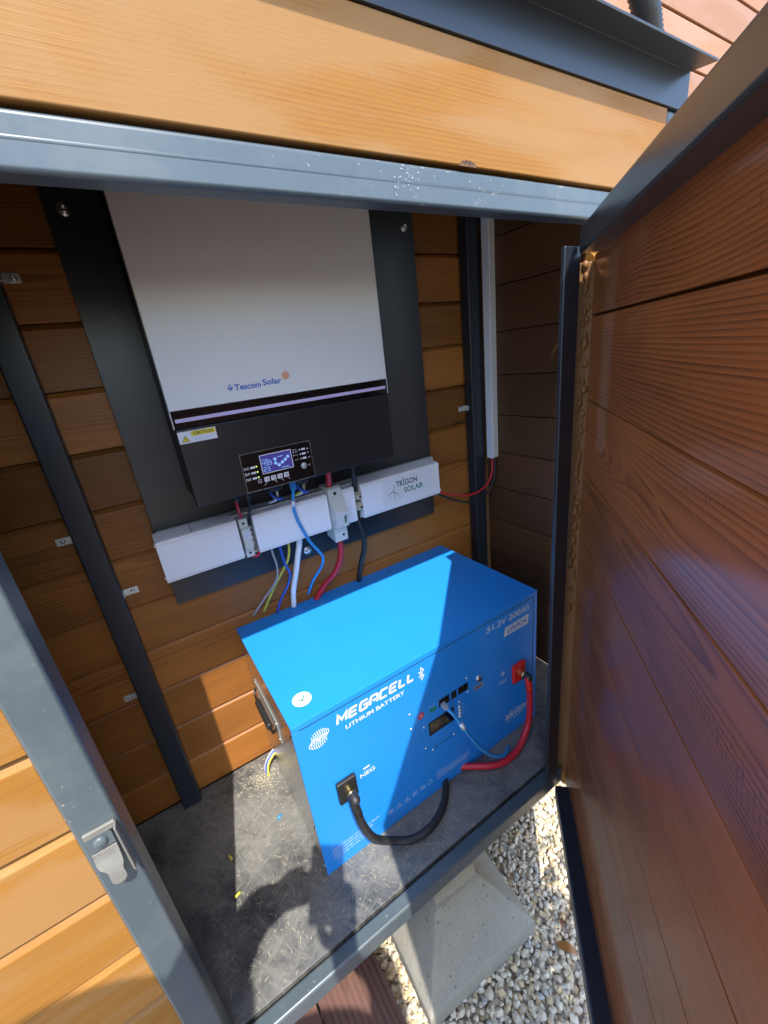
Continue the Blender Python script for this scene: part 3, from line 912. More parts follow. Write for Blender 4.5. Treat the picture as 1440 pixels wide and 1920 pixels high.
for i in range(4):
    x, z = 0.0415 + i * 0.0132, 0.0180
    ribbon(k_, frd, [(x - 0.0028, z - 0.001), (x - 0.0028, z + 0.002), (x + 0.0005, z + 0.002), (x + 0.0005, z - 0.001), (x + 0.0028, z - 0.001), (x + 0.0028, z + 0.0022)], 0.0008, False, 0.0008)
    ribbon(k_, frd, [(x - 0.003, z - 0.0026), (x + 0.003, z - 0.0026)], 0.0007, False, 0.0008)
k_.build('icon_ink', 'ink', dp)
m = MB(); m.lathe(frd.p(0.1205, 0.0268, 0), (0, -1, 0), [(0, 0.0062), (0.0018, 0.0062), (0.0022, 0.0055), (0.0022, 0.0048), (0.0035, 0.0045), (0.0040, 0.0035), (0.0040, 0)], 24)
m.build('power_button', 'zinc_dull', dp)
# entries underneath: two glands with plug-in leads, two grommets with bundled cores
for x, y in ((0.276, 0.425), (0.3005, 0.425)):
    m = MB(); m.lathe((x, y, 0.7915), (0, 0, -1), [(0, 0.0075), (0.010, 0.0075), (0.011, 0.0098), (0.029, 0.0092), (0.031, 0.0075), (0.031, 0)], 20)
    m.build('cable_gland', 'blk_plastic', inv)
for x in (0.357, 0.418):
    m = MB(); m.lathe((x, 0.425, 0.7915), (0, 0, -1), [(0, 0.0215), (0.022, 0.0215), (0.027, 0.0195), (0.027, 0.0165), (0.020, 0.0160), (0.020, 0)], 28)
    m.build('cable_grommet', 'blk_plastic', inv)
for x in (0.4965, 0.5610):
    m = MB(); m.lathe((x, 0.436, 0.7915), (0, 0, -1), [(0, 0.0135), (0.004, 0.0135), (0.005, 0.011), (0.005, 0)], 24)
    m.build('bushing', 'zinc_dull', inv)
# short cores inside the grommets, each its own wire
k = 0
for x in (0.357, 0.418):
    for j, (mt, nm) in enumerate((('wire_blue', 'blue'), ('rubber', 'black'), ('pvc', 'white'), ('wire_yellow', 'yellow'))):
        if x < 0.4 and j == 3: continue
        a = -0.9 + 0.6 * j
        m = MB(); m.tube([(x + 0.012 * math.sin(a * 2), 0.413 + 0.006 * j, 0.768), (x + 0.004 * (j - 1.5), 0.402 + 0.005 * j, 0.752), (x + 0.014 - 0.008 * j, 0.420, 0.742), (x + 0.012 - 0.010 * j, 0.452, 0.730)], 0.0030, 10, 6)
        o = m.build('wire', mt)
        where = 'left' if x < 0.4 else 'right'
        tag(o, '%s core drooping from the %s black grommet under the inverter' % (nm, where), 'wire', 'cores in the inverter grommets')

# ================================================================== CABLE TRUNKING
tk = thing('cable_trunking', 'white horizontal cable trunking across the plate below the inverter', 'cable trunking', (0.48, 0.48, 0.66))
m = MB(); m.box(0.1165, 0.8490, 0.4925, 0.5042, 0.6210, 0.7195); m.box(0.1165, 0.8490, 0.462, 0.4925, 0.6210, 0.6245); m.box(0.262, 0.5885, 0.466, 0.4925, 0.7150, 0.7190)
m.build('trunking_base', 'pvc_grey', tk, bevel=0.001)
def cover(x0, x1, notch=None):
    m = MB()
    pf = [(0.445, 0.6275), (0.445, 0.7100), (0.4475, 0.7135), (0.4915, 0.7200), (0.4915, 0.6220), (0.4475, 0.6220)]
    m.prism(pf, x0, x1, lambda a, p, q: (a, p, q))
    m.build('trunking_cover', 'pvc', tk, bevel=0.0012)
    m2 = MB()
    m2.box(x0 + 0.001, x1 - 0.001, 0.4446, 0.4470, 0.6268, 0.6275); m2.build('cover_seam', 'pvc_grey', tk); m2 = MB(); m2.box(x0 + 0.001, x1 - 0.001, 0.4446, 0.4470, 0.7070, 0.7076)
    m2.build('cover_seam', 'pvc_grey', tk)
    # snap lips at the outer corners
for a, b in ((0.1090, 0.2690), (0.3030, 0.4850), (0.5255, 0.5590), (0.5790, 0.8300)):
    cover(a, b)
m = MB()
for x in (0.1065, 0.8290):
    for z in (0.632, 0.7045):
        m = MB(); m.box(x, x + 0.004, 0.447, 0.462, z, z + 0.004); m.build('snap_lip', 'pvc', tk, bevel=0.0008)
m = MB(); m.box(0.180, 0.1808, 0.4480, 0.4910, 0.7138, 0.7206)
m.build('cover_joint', 'ink', tk)
# installer's sticker
fr = Frame((0, 0.445, 0), (1, 0, 0), (0, 0, 1), 0.0008)
st = MB(); rect(st, fr, 0.640, 0.812, 0.6325, 0.7055, 0.0004)
st = st.build('sticker', 'label', tk)
k_ = MB()
text(k_, fr, 'TRİGON', 0.6835, 0.6795, 0.0145, width=0.0690, bold=0.020)
k_.build('sticker_lettering', 'teal', st)
k_ = MB()
text(k_, fr, 'SOLAR', 0.7070, 0.6585, 0.0145, width=0.0640, bold=0.020)
cx, cz = 0.6740, 0.6700
for a in (80, 205, 320):
    ex_, ez_ = math.cos(R(a)), math.sin(R(a))
    poly(k_, fr, [(cx + ez_ * 0.0008, cz - ex_ * 0.0008), (cx + ex_ * 0.010 + ez_ * 0.0016, cz + ez_ * 0.010 - ex_ * 0.0016), (cx + ex_ * 0.022, cz + ez_ * 0.022), (cx - ez_ * 0.0008, cz + ex_ * 0.0008)])
ribbon(k_, fr, [(cx, cz), (cx + 0.002, cz - 0.022)], 0.0014)
k_.build('sticker_lettering', 'green', st)
k_ = MB()
ribbon(k_, fr, circ(cx - 0.004, cz - 0.001, 0.0165, 22, 110, 290), 0.0006)
ribbon(k_, fr, [(0.6800, 0.6690), (0.6985, 0.6740), (0.7035, 0.6500), (0.6850, 0.6450)], 0.0006, True)
for t in (0.33, 0.66):
    ribbon(k_, fr, [(0.6800 + 0.0185 * t, 0.6690 + 0.005 * t), (0.6850 + 0.0185 * t, 0.6450 + 0.005 * t)], 0.0003)
    ribbon(k_, fr, [(0.6800 + 0.005 * t, 0.6690 - 0.024 * t), (0.6985 + 0.005 * t, 0.6740 - 0.024 * t)], 0.0003)
k_.build('sticker_outline', 'wire_grey', st)

# ================================================================== FUSE HOLDERS, TERMINALS
fh = thing('fuse_holder', 'slim pale fuse holder in the left gap of the trunking', 'fuse holder', (0.285, 0.46, 0.66))
m = MB()
pf = [(0.492, 0.621), (0.446, 0.621), (0.446, 0.640), (0.436, 0.643), (0.436, 0.690), (0.446, 0.693), (0.446, 0.712), (0.492, 0.712)]
m.prism(pf, 0.2735, 0.2915, lambda a, p, q: (a, p, q)); m.build('housing', 'din', fh, bevel=0.0008)
fr = Frame((0, 0.436, 0), (1, 0, 0), (0, 0, 1))
k_ = MB(); rect(k_, fr, 0.2755, 0.2895, 0.668, 0.686); lb_ = k_.build('rating_label', 'label', fh)
k_ = MB()
for i in range(4): ribbon(k_, fr, [(0.2765, 0.684 - i * 0.004), (0.2885 - 0.003 * (i % 2), 0.684 - i * 0.004)], 0.0011, False, 0.0010)
k_.build('rating_text', 'net_blue', lb_)
k_ = MB(); ribbon(k_, fr, [(0.2755, 0.645), (0.2895, 0.645), (0.2895, 0.664), (0.2755, 0.664)], 0.0004, True); k_.build('handle_outline', 'wire_grey', fh)
for z in (0.702, 0.631):
    k_ = MB(); k_.lathe((0.2825, 0.4464, z), (0, -1, 0), [(0, 0.0030), (0.0006, 0.0030), (0.0006, 0)], 16); k_.build('terminal_screw', 'blk_plastic', fh)
k_ = MB()
for z in (0.685, 0.672, 0.660, 0.648): k_.box(0.2918, 0.2990, 0.458, 0.470, z - 0.0045, z + 0.0030)
k_.build('side_contacts', 'zinc_dull', fh, bevel=0.0006)

bf_ = thing('fuse_switch', 'large pale fuse switch hanging below the trunking beside the red cables', 'fuse switch', (0.505, 0.44, 0.66))
m = MB()
pf = [(0.492, 0.590), (0.444, 0.584), (0.442, 0.622), (0.424, 0.628), (0.416, 0.672), (0.436, 0.694), (0.442, 0.698), (0.442, 0.722), (0.449, 0.728), (0.492, 0.728)]
m.prism(pf, 0.4880, 0.5235, lambda a, p, q: (a, p, q)); m.build('housing', 'din', bf_, bevel=0.001)
m = MB(); m.box(0.4885, 0.5230, 0.4408, 0.4430, 0.6955, 0.6968); m.build('parting_line', 'wire_grey', bf_)
k_ = MB()
k_.lathe((0.5055, 0.4424, 0.711), (0, -1, 0), [(0, 0.0042), (0.0006, 0.0042), (0.0006, 0)], 18); k_.build('terminal_screw', 'blk_plastic', bf_); k_ = MB(); k_.lathe((0.512, 0.4436, 0.600), (0, -1, 0), [(0, 0.0034), (0.0008, 0.0034), (0.0008, 0)], 18)
k_.build('terminal_screw', 'blk_plastic', bf_)
yv = Vector((0, 0.008, -0.044)).normalized() * -1
fr = Frame((0.4880, 0.4240, 0.628), (1, 0, 0), Vector((0, -0.008, 0.044)).normalized(), 0.0007)
k_ = MB(); rect(k_, fr, 0.0225, 0.0285, 0.010, 0.030); k_.build('fuse_window', 'brass', bf_)
k_ = MB(); rect(k_, fr, 0.003, 0.033, 0.0345, 0.0430); lb_ = k_.build('rating_label', 'label', bf_)
k_ = MB()
ribbon(k_, fr, [(0.0045, 0.0415), (0.0300, 0.0415), (0.0300, 0.0392), (0.0045, 0.0392), (0.0045, 0.0368), (0.0220, 0.0368)], 0.0006, False, 0.0011)
k_.build('rating_text', 'wire_grey', lb_)
k_ = MB(); ribbon(k_, fr, [(0.003, 0.004), (0.033, 0.004), (0.033, 0.0330), (0.003, 0.0330)], 0.0003, True); k_.build('handle_outline', 'wire_grey', bf_)

for i, z in enumerate((0.6835, 0.6555)):
    t = thing('terminal_block', ('upper' if i == 0 else 'lower') + ' beige terminal block in the gap left of the sticker cover', 'terminal block', (0.5685, 0.46, z), 'terminal blocks in the trunking')
    m = MB(); pf = [(0.485, z - 0.011), (0.452, z - 0.009), (0.441, z - 0.004), (0.441, z + 0.006), (0.452, z + 0.011), (0.485, z + 0.012)]
    m.prism(pf, 0.5605, 0.5775, lambda a, p, q: (a, p, q)); m.build('housing', 'beige', t, bevel=0.0008)
    k_ = MB(); k_.lathe((0.5715, 0.4411, z + 0.001), (0, -1, 0), [(0, 0.0036), (0.0006, 0.0036), (0.0006, 0)], 16); k_.build('terminal_screw', 'blk_plastic', t)
    k_ = MB()
    for j in range(3): k_.box(0.5618, 0.5655, 0.4405, 0.4440, z - 0.003 + j * 0.003, z - 0.0016 + j * 0.003)
    k_.build('rib', 'wire_grey', t)

# ================================================================== CABLES
def cable(name, label, cat, pts, r, mt, group=None, seg=12, sub=8):
    m = MB(); m.tube(pts, r, seg, sub)
    o = m.build(name, mt)
    return tag(o, label, cat, group)
cable('cable', 'thin red lead from the left gland into the slim fuse holder', 'cable', [(0.276, 0.425, 0.764), (0.277, 0.430, 0.742), (0.281, 0.447, 0.722), (0.282, 0.460, 0.710)], 0.0032, 'red_cable')
cable('cable', 'thin black lead from the second gland down beside the slim fuse holder', 'cable', [(0.3005, 0.425, 0.764), (0.3010, 0.432, 0.735), (0.299, 0.452, 0.705), (0.2985, 0.468, 0.675)], 0.0034, 'rubber')
cable('cable', 'short red wire showing under the slim fuse holder', 'cable', [(0.284, 0.462, 0.626), (0.287, 0.455, 0.618), (0.298, 0.452, 0.617), (0.308, 0.460, 0.624)], 0.0034, 'red_cable')
cable('cable', 'thick red cable from the inverter into the top of the large fuse switch', 'cable', [(0.4965, 0.436, 0.790), (0.4970, 0.440, 0.765), (0.5000, 0.456, 0.728)], 0.0070, 'red_cable')
cable('cable', 'thick red cable dropping from the large fuse switch behind the battery', 'cable', [(0.5050, 0.462, 0.592), (0.5060, 0.462, 0.565), (0.5010, 0.464, 0.530), (0.484, 0.474, 0.490), (0.455, 0.498, 0.450), (0.42, 0.509, 0.40)], 0.0075, 'red_cable')
cable('cable', 'thick black cable from the inverter down to the beige terminals', 'cable', [(0.5610, 0.436, 0.790), (0.5620, 0.440, 0.755), (0.5690, 0.458, 0.705), (0.5700, 0.470, 0.690)], 0.0062, 'rubber')
cable('cable', 'thick black cable dropping from the beige terminals behind the battery', 'cable', [(0.5680, 0.468, 0.650), (0.5700, 0.466, 0.612), (0.578, 0.466, 0.570), (0.578, 0.472, 0.530), (0.568, 0.486, 0.480), (0.562, 0.505, 0.42)], 0.0068, 'rubber')
cable('cable', 'thin grey wire hanging below the middle trunking cover', 'cable', [(0.334, 0.468, 0.630), (0.3345, 0.466, 0.600), (0.337, 0.466, 0.565), (0.328, 0.472, 0.528), (0.296, 0.490, 0.485), (0.262, 0.508, 0.44)], 0.0026, 'wire_grey')
cable('cable', 'yellow and green earth wire crossing the thin blue wire below the trunking', 'cable', [(0.374, 0.470, 0.632), (0.376, 0.468, 0.605), (0.366, 0.470, 0.570), (0.338, 0.478, 0.530), (0.315, 0.492, 0.490), (0.290, 0.508, 0.44)], 0.0030, 'wire_yellow')
cable('cable', 'thin dark blue wire hanging below the middle trunking cover', 'cable', [(0.353, 0.466, 0.632), (0.354, 0.464, 0.600), (0.357, 0.463, 0.565), (0.364, 0.468, 0.535), (0.356, 0.482, 0.500), (0.335, 0.502, 0.455), (0.32, 0.509, 0.42)], 0.0030, 'wire_blue')
cable('cable', 'thick white cable hanging below the middle trunking cover', 'cable', [(0.408, 0.474, 0.634), (0.405, 0.474, 0.605), (0.395, 0.476, 0.570), (0.384, 0.484, 0.525), (0.372, 0.500, 0.470), (0.366, 0.508, 0.42)], 0.0072, 'pvc')
net = thing('network_cable', 'light blue network cable plugged in under the display and hanging past the trunking', 'cable', (0.40, 0.44, 0.75))
m = MB(); m.tube([(0.398, 0.415, 0.758), (0.3965, 0.424, 0.735), (0.396, 0.434, 0.712), (0.400, 0.438, 0.680), (0.408, 0.440, 0.650), (0.422, 0.442, 0.610), (0.440, 0.446, 0.578), (0.450, 0.452, 0.556), (0.446, 0.462, 0.528), (0.425, 0.486, 0.485), (0.41, 0.507, 0.44)], 0.0037, 12, 8)
m.build('sheath', 'net_blue', net)
m = MB(); m.box(0.3915, 0.4045, 0.409, 0.420, 0.755, 0.782); m.build('plug', 'net_blue', net, bevel=0.0012)
m = MB(); m.tube([(0.3962, 0.4275, 0.728), (0.3960, 0.4335, 0.712)], 0.0045, 14, 1); m.build('wire_marker', 'label', net)
# leads to the upright trunking
cable('cable', 'thin red lead looping from the trunking end up to the upright trunking', 'cable', [(0.815, 0.470, 0.632), (0.845, 0.466, 0.618), (0.885, 0.455, 0.600), (0.945, 0.450, 0.584), (1.005, 0.452, 0.590), (1.043, 0.456, 0.620), (1.056, 0.462, 0.655), (1.058, 0.464, 0.70)], 0.0032, 'red_cable', 'pair of leads to the upright trunking')
cable('cable', 'thin black lead looping under the red one to the upright trunking', 'cable', [(0.815, 0.468, 0.630), (0.842, 0.460, 0.610), (0.880, 0.445, 0.588), (0.940, 0.438, 0.566), (1.005, 0.442, 0.572), (1.047, 0.450, 0.605), (1.063, 0.458, 0.650), (1.066, 0.462, 0.70)], 0.0034, 'rubber', 'pair of leads to the upright trunking')
vt = thing('upright_trunking', 'pale upright trunking in the dark right rear corner', 'cable trunking', (1.062, 0.465, 0.675))
m = MB(); m.box(1.0530, 1.0742, 0.4535, 0.4755, 0.675, 1.352); m.build('trunking_base', 'pvc_grey', vt, bevel=0.0008)
m = MB(); m.box(1.0490, 1.0525, 0.4515, 0.4770, 0.674, 1.352); m.build('trunking_cover', 'pvc', vt, bevel=0.0010)

# ================================================================== BATTERY
BY = 0.0114
bat = thing('battery_box', 'bright blue metal battery box with white lettering on the cabinet floor', 'battery', (0.2202, 0.1410, 0.0), rotz=BY)
BW, BD, BH = 0.6594, 0.3969, 0.4158
def B(name, m, mt, parent=None, bevel=0.0, seg=2):
    return m.build(name, mt, parent or bat, bevel, seg, local=True)
m = MB(); m.box(0.0012, BW - 0.0012, 0.006, BD - 0.002, 0.004, BH - 0.004); B('case', m, 'mirror', bevel=0.001)
m = MB(); m.box(0.0, BW, -0.0008, BD, BH - 0.0030, BH); m.box(0.0, BW, -0.0008, 0.0060, 0.4036, BH - 0.0025)
m.box(BW - 0.0118, BW, -0.0008, 0.0060, 0.002, 0.4028)
m.box(BW - 0.0010, BW, 0.0060, BD, 0.002, BH - 0.003)
B('lid', m, 'blue', bevel=0.0014)
m = MB(); m.box(0.0, BW - 0.0136, 0.0, 0.0058, 0.0015, 0.4012); B('front_panel', m, 'blue', bevel=0.0009)
m = MB(); m.box(0.014, BW - 0.0122, -0.0003, 0.0056, 0.4014, 0.4034); m.box(BW - 0.0134, BW - 0.0120, -0.0003, 0.0056, 0.003, 0.4012); B('shadow_gap', m, 'ink')
for y, z in ((0.388, 0.386), (0.010, 0.386), (0.010, 0.14), (0.010, 0.022), (0.205, 0.228), (0.39, 0.19), (0.39, 0.03)):
    m = MB(); m.lathe((0.0012, y, z), (-1, 0, 0), [(0, 0.0046), (0.0014, 0.0042), (0.0030, 0.0022), (0.0031, 0)], 16); B('screw', m, 'chrome')
# side: folded plates and a spring handle
m = MB(); m.box(-0.0018, 0.0008, 0.128, 0.295, 0.262, 0.318)
hb = B('handle_plate', m, 'zinc_dull', bevel=0.0008)
m = MB(); m.tube([(-0.003, 0.285, 0.300), (-0.009, 0.282, 0.290), (-0.011, 0.262, 0.284), (-0.011, 0.160, 0.284), (-0.009, 0.140, 0.290), (-0.003, 0.137, 0.300)], 0.0026, 10, 5); m2 = B('handle_rod', m, 'blk_plastic', hb)
m = MB(); m.tube([(-0.011, 0.256, 0.284), (-0.0115, 0.21, 0.283), (-0.011, 0.164, 0.284)], 0.0068, 14, 6); B('handle_grip', m, 'rubber', hb)
for y in (0.136, 0.287):
    for z in (0.268, 0.312):
        m = MB(); m.lathe((-0.0018, y, z), (-1, 0, 0), [(0, 0.0036), (0.0016, 0.0034), (0.0022, 0)], 14); B('rivet', m, 'chrome', hb)
# lettering
fb = Frame((0, 0, 0), (1, 0, 0), (0, 0, 1), 0.0005)
L_ = MB()
# wide techno capitals drawn as strokes; slanted
def glyphs(s, x, y, w, h, gap, t, shear):
    G_ = {'M': [[(0, 0), (0, 1), (.5, .35), (1, 1), (1, 0)]], 'E': [[(1, 0), (.12, 0), (0, .12), (0, .88), (.12, 1), (1, 1)], [(0, .5), (.9, .5)]],
          'G': [[(1, 1), (.15, 1), (0, .85), (0, .15), (.15, 0), (.85, 0), (1, .15), (1, .5), (.45, .5)]], 'A': [[(0, 0), (0, .82), (.18, 1), (.82, 1), (1, .82), (1, 0)], [(.35, .38), (1, .38)]],
          'C': [[(1, 1), (.15, 1), (0, .85), (0, .15), (.15, 0), (1, 0)]], 'L': [[(0, 1), (0, .12), (.12, 0), (1, 0)]]}
    for ch in s:
        ww = w * (1.15 if ch == 'M' else 0.88 if ch == 'L' else 1.0)
        for st_ in G_[ch]:
            ribbon(L_, fb, [(x + a * ww + b * h * shear, y + b * h) for a, b in st_], t)
        x += ww + gap
glyphs('MEGACELL', 0.0850, 0.3680, 0.0163, 0.0185, 0.0072, 0.0056, 0.22)
text(L_, fb, 'LITHIUM BATTERY', 0.1000, 0.3455, 0.0098, width=0.140, bold=0.022)
B('lettering', L_, 'print'); L_ = MB()
bx, bz = 0.2860, 0.3705
ribbon(L_, fb, [(bx - 0.0065, bz - 0.0075), (bx + 0.0065, bz + 0.0075), (bx, bz + 0.0155), (bx, bz - 0.0155), (bx + 0.0065, bz - 0.0075), (bx - 0.0065, bz + 0.0075)], 0.0030)
B('wireless_emblem', L_, 'print'); L_ = MB()
# striped globe emblem
for i in range(9):
    x = -0.8 + 0.2 * i
    yy = math.sqrt(max(0.0, 1 - x * x))
    pts = [(0.0455 + 0.021 * (x + 0.20 * math.sin(2.6 * t_)), 0.3605 + 0.0205 * t_ * yy) for t_ in np.linspace(-1, 1, 12)]
    ribbon(L_, fb, pts, 0.0018)
ribbon(L_, fb, [(0.027, 0.3585), (0.040, 0.3625), (0.046, 0.3565), (0.052, 0.3645), (0.064, 0.3630)], 0.0042)
B('globe_emblem', L_, 'print')
L_ = MB()
text(L_, fb, '51.2V 200Ah', 0.4800, 0.3735, 0.0165, width=0.150, bold=0.012, shear=0.15)
B('lettering', L_, 'print'); L_ = MB()
poly(L_, fb, [(0.5380, 0.3335), (0.6250, 0.3335), (0.6290, 0.3605), (0.5420, 0.3590)])
chem = B('chemistry_label', L_, 'print'); L_ = MB()
text(L_, fb, 'NEG', 0.1100, 0.2010, 0.0105, width=0.0355, bold=0.02); rect(L_, fb, 0.1195, 0.1350, 0.2185, 0.2230)
B('negative_mark', L_, 'print'); L_ = MB()
text(L_, fb, 'POS', 0.5195, 0.1945, 0.0098, width=0.0270, bold=0.0); rect(L_, fb, 0.5240, 0.5400, 0.2238, 0.2268); rect(L_, fb, 0.5305, 0.5335, 0.2178, 0.2328)
B('positive_mark', L_, 'print'); L_ = MB()
text(L_, fb, 'aküsan', 0.5395, 0.0610, 0.0245, width=0.0960, bold=0.012)
text(L_, fb, 'AKÜ SANAYİ A.Ş.', 0.5400, 0.0490, 0.0062, width=0.0940)
B('lettering', L_, 'print')
L_ = MB()
text(L_, fb, 'LiFePO4', 0.5500, 0.3395, 0.0145, width=0.068, bold=0.004, shear=0.12, lift=0.0009)
B('lettering', L_, 'logo_blue', chem)
L_ = MB()
for i, (s_, w) in enumerate((('Max. Charge Voltage 56-58.4V', 0.115), ('Recommended Charge Voltage', 0.095), ('Max. Discharge Current 200A', 0.090), ('Fast Charge Current 100A', 0.078))):
    text(L_, fb, s_, 0.0225, 0.0590 - 0.0088 * i, 0.0056, width=w)
B('ratings_text', L_, 'print_dim'); L_ = MB()
for i, w in enumerate((0.024, 0.110, 0.108, 0.100)):
    x = 0.300
    while x < 0.300 + w:
        l_ = random.uniform(0.004, 0.011)
        rect(L_, fb, x, min(x + l_, 0.300 + w), 0.0590 - 0.0068 * i, 0.0612 - 0.0068 * i)
        x += l_ + 0.0016
B('warning_text', L_, 'print_dim'); L_ = MB()
for i in range(6):
    x, z = 0.166 + 0.0228 * i, 0.0480
    if i in (0, 3): ribbon(L_, fb, circ(x, z, 0.0068, 20), 0.0011, True); ribbon(L_, fb, [(x - 0.003, z - 0.003), (x + 0.003, z + 0.002), (x + 0.001, z + 0.004)], 0.0013); poly(L_, fb, circ(x - 0.001, z + 0.0005, 0.002, 10))
    elif i in (1, 2): ribbon(L_, fb, [(x - 0.0075, z - 0.006), (x + 0.0075, z - 0.006), (x, z + 0.007)], 0.0011, True); ribbon(L_, fb, [(x, z - 0.003), (x, z + 0.003)], 0.0014)
    elif i == 4: ribbon(L_, fb, [(x - 0.005, z - 0.004), (x + 0.005, z - 0.004), (x + 0.006, z + 0.005), (x - 0.006, z + 0.005)], 0.0010, True); ribbon(L_, fb, [(x - 0.0065, z - 0.0065), (x + 0.0065, z + 0.0065)], 0.0010); ribbon(L_, fb, [(x + 0.0065, z - 0.0065), (x - 0.0065, z + 0.0065)], 0.0010)
    else:
        for a in (90, 210, 330): ribbon(L_, fb, circ(x, z, 0.0062, 8, a - 40, a + 40), 0.0020)
B('safety_symbols', L_, 'print_dim')
# round quality seal on the lid
ft = Frame((0.0435, 0.0520, BH), (1, 0, 0), (0, 1, 0), 0.0005)
L_ = MB(); poly(L_, ft, circ(0, 0, 0.0185, 40)); sl = B('quality_seal', L_, 'label')
L_ = MB(); ribbon(L_, ft, [(-0.0055, 0.0005), (-0.0010, -0.0050), (0.0062, 0.0065)], 0.0030, False, 0.0009); ribbon(L_, ft, circ(0, 0, 0.0092, 30), 0.0004, True, 0.0009)
B('tick_mark', L_, 'green', sl)
L_ = MB()
for a0, a1 in ((30, 75), (100, 150), (200, 250), (285, 340)):
    for k in range(6):
        a = R(a0 + (a1 - a0) * k / 5); c_, s_ = math.cos(a), math.sin(a)
        ribbon(L_, ft, [(0.0118 * c_, 0.0118 * s_), (0.0146 * c_, 0.0146 * s_)], 0.0011, False, 0.0009)
B('seal_lettering', L_, 'ink', sl)
# terminals
def terminal(name, x0, x1, z0, z1, mt, kx, kz):
    m = MB(); m.box(x0, x1, -0.0105, 0.0, z0, z1)
    p = B(name, m, mt, None, 0.0035, 3)
    m = MB(); m.lathe((kx, -0.0105, kz), (0, -1, 0), [(0, 0.0100), (0.006, 0.0098), (0.008, 0.0105), (0.012, 0.0105), (0.012, 0)], 24); B('terminal_ring', m, 'brass', p)
    m = MB(); m.lathe((kx, -0.0225, kz), (0, -1, 0), [(0, 0.0112), (0.010, 0.0108), (0.016, 0.0088), (0.020, 0.0050), (0.0212, 0)], 24); B('terminal_cap', m, 'rubber', p)
    return p
terminal('negative_terminal', 0.0550, 0.0985, 0.1775, 0.2330, 'blk_plastic', 0.0790, 0.2020)
terminal('positive_terminal', 0.5630, 0.6080, 0.1760, 0.2320, 'red', 0.5900, 0.2010)
# controls in the middle
m = MB(); m.box(0.2910, 0.3665, -0.0012, 0.004, 0.1860, 0.2255)
ds_ = B('display', m, 'blk_plastic', None, 0.0008)
fq = Frame((0, -0.0012, 0), (1, 0, 0), (0, 0, 1), 0.0004)
L_ = MB(); rect(L_, fq, 0.2945, 0.3635, 0.1895, 0.2225); B('screen', L_, 'gloss', ds_)
for x0, x1 in ((0.3250, 0.3560), (0.3625, 0.3780), (0.3830, 0.4145)):
    m = MB(); m.box(x0, x1, -0.0008, 0.004, 0.2495, 0.2705); p = B('port', m, 'blk_plastic', None, 0.0006)
    L_ = MB()
    fp = Frame((0, -0.0008, 0), (1, 0, 0), (0, 0, 1), 0.0004)
    if x1 - x0 > 0.02:
        for c_ in (0.25, 0.75):
            rect(L_, fp, x0 + (x1 - x0) * c_ - 0.005, x0 + (x1 - x0) * c_ + 0.005, 0.2530, 0.2670)
        B('socket', L_, 'gloss', p)
        L_ = MB()
        for c_ in (0.25, 0.75): rect(L_, fp, x0 + (x1 - x0) * c_ - 0.0030, x0 + (x1 - x0) * c_ + 0.0030, 0.2575, 0.2600, 0.0008)
        B('contacts', L_, 'brass', p)
m = MB(); m.lathe((0.4490, 0.0, 0.2610), (0, -1, 0), [(0, 0.0085), (0.0025, 0.0085), (0.0030, 0.0070), (0.0030, 0.0058), (0.0050, 0.0055), (0.0056, 0.0030), (0.0056, 0)], 24); pb = B('power_button', m, 'chrome')
m = MB(); m.lathe((0.4490, -0.0052, 0.2610), (0, -1, 0), [(0, 0.0052), (0.0010, 0.0050), (0.0012, 0)], 20); B('button_face', m, 'ink', pb)
L_ = MB(); rect(L_, fb, 0.4330, 0.4640, 0.2300, 0.2420); pw = B('power_label', L_, 'wire_grey')
L_ = MB(); [rect(L_, fb, 0.4352 + 0.0054 * q, 0.4392 + 0.0054 * q, 0.2335, 0.2390, 0.0009) for q in range(5)]; B('power_text', L_, 'ink', pw)
m = MB(); m.box(0.2990, 0.3165, -0.0018, 0.003, 0.2525, 0.2615); cn = B('green_connector', m, 'green', None, 0.0006)
L_ = MB()
for i in range(4): poly(L_, Frame((0, -0.0018, 0), (1, 0, 0), (0, 0, 1), 0.0004), circ(0.3018 + i * 0.0040, 0.2570, 0.0013, 10))
B('contacts', L_, 'ink', cn)
L_ = MB(); poly(L_, fb, circ(0.2740, 0.2600, 0.0085, 24)); rd = B('round_seal', L_, 'red')
L_ = MB()
for i in range(3): ribbon(L_, fb, [(0.2695, 0.2625 - 0.0026 * i), (0.2785, 0.2625 - 0.0026 * i)], 0.0011, False, 0.0009)
B('seal_lettering', L_, 'print', rd)
for i in range(4):
    m = MB(); m.lathe((0.3840, 0.0, 0.2140 - 0.0098 * i), (0, -1, 0), [(0, 0.0042), (0.0012, 0.0040), (0.0022, 0.0026), (0.0026, 0)], 14); B('indicator', m, 'print')
for x, z in ((0.246, 0.283), (0.245, 0.241), (0.279, 0.223), (0.279, 0.158), (0.297, 0.140), (0.3625, 0.142), (0.3850, 0.228), (0.412, 0.283), (0.413, 0.241)):
    m = MB(); m.lathe((x, 0.0, z), (0, -1, 0), [(0, 0.0030), (0.0010, 0.0028), (0.0020, 0.0014), (0.0021, 0)], 12); B('screw', m, 'chrome')
L_ = MB()
for i in range(8): rect(L_, fb, 0.3200 + 0.0048 * i, 0.3228 + 0.0048 * i, 0.1405, 0.1440)
for a, b in ((0.3050, 0.1440), (0.3090, 0.1490), (0.3090, 0.1390)): poly(L_, fb, circ(a, b, 0.0018, 10))
B('vent_holes', L_, 'ink')
L_ = MB()
for i in range(4): ribbon(L_, fb, [(0.3905, 0.2155 - 0.0098 * i), (0.3985, 0.2155 - 0.0098 * i)], 0.0011)
ribbon(L_, fb, [(0.2970, 0.2670), (0.3150, 0.2670)], 0.0012); ribbon(L_, fb, [(0.256, 0.2520), (0.266, 0.2520)], 0.001)
B('small_print', L_, 'print_dim')

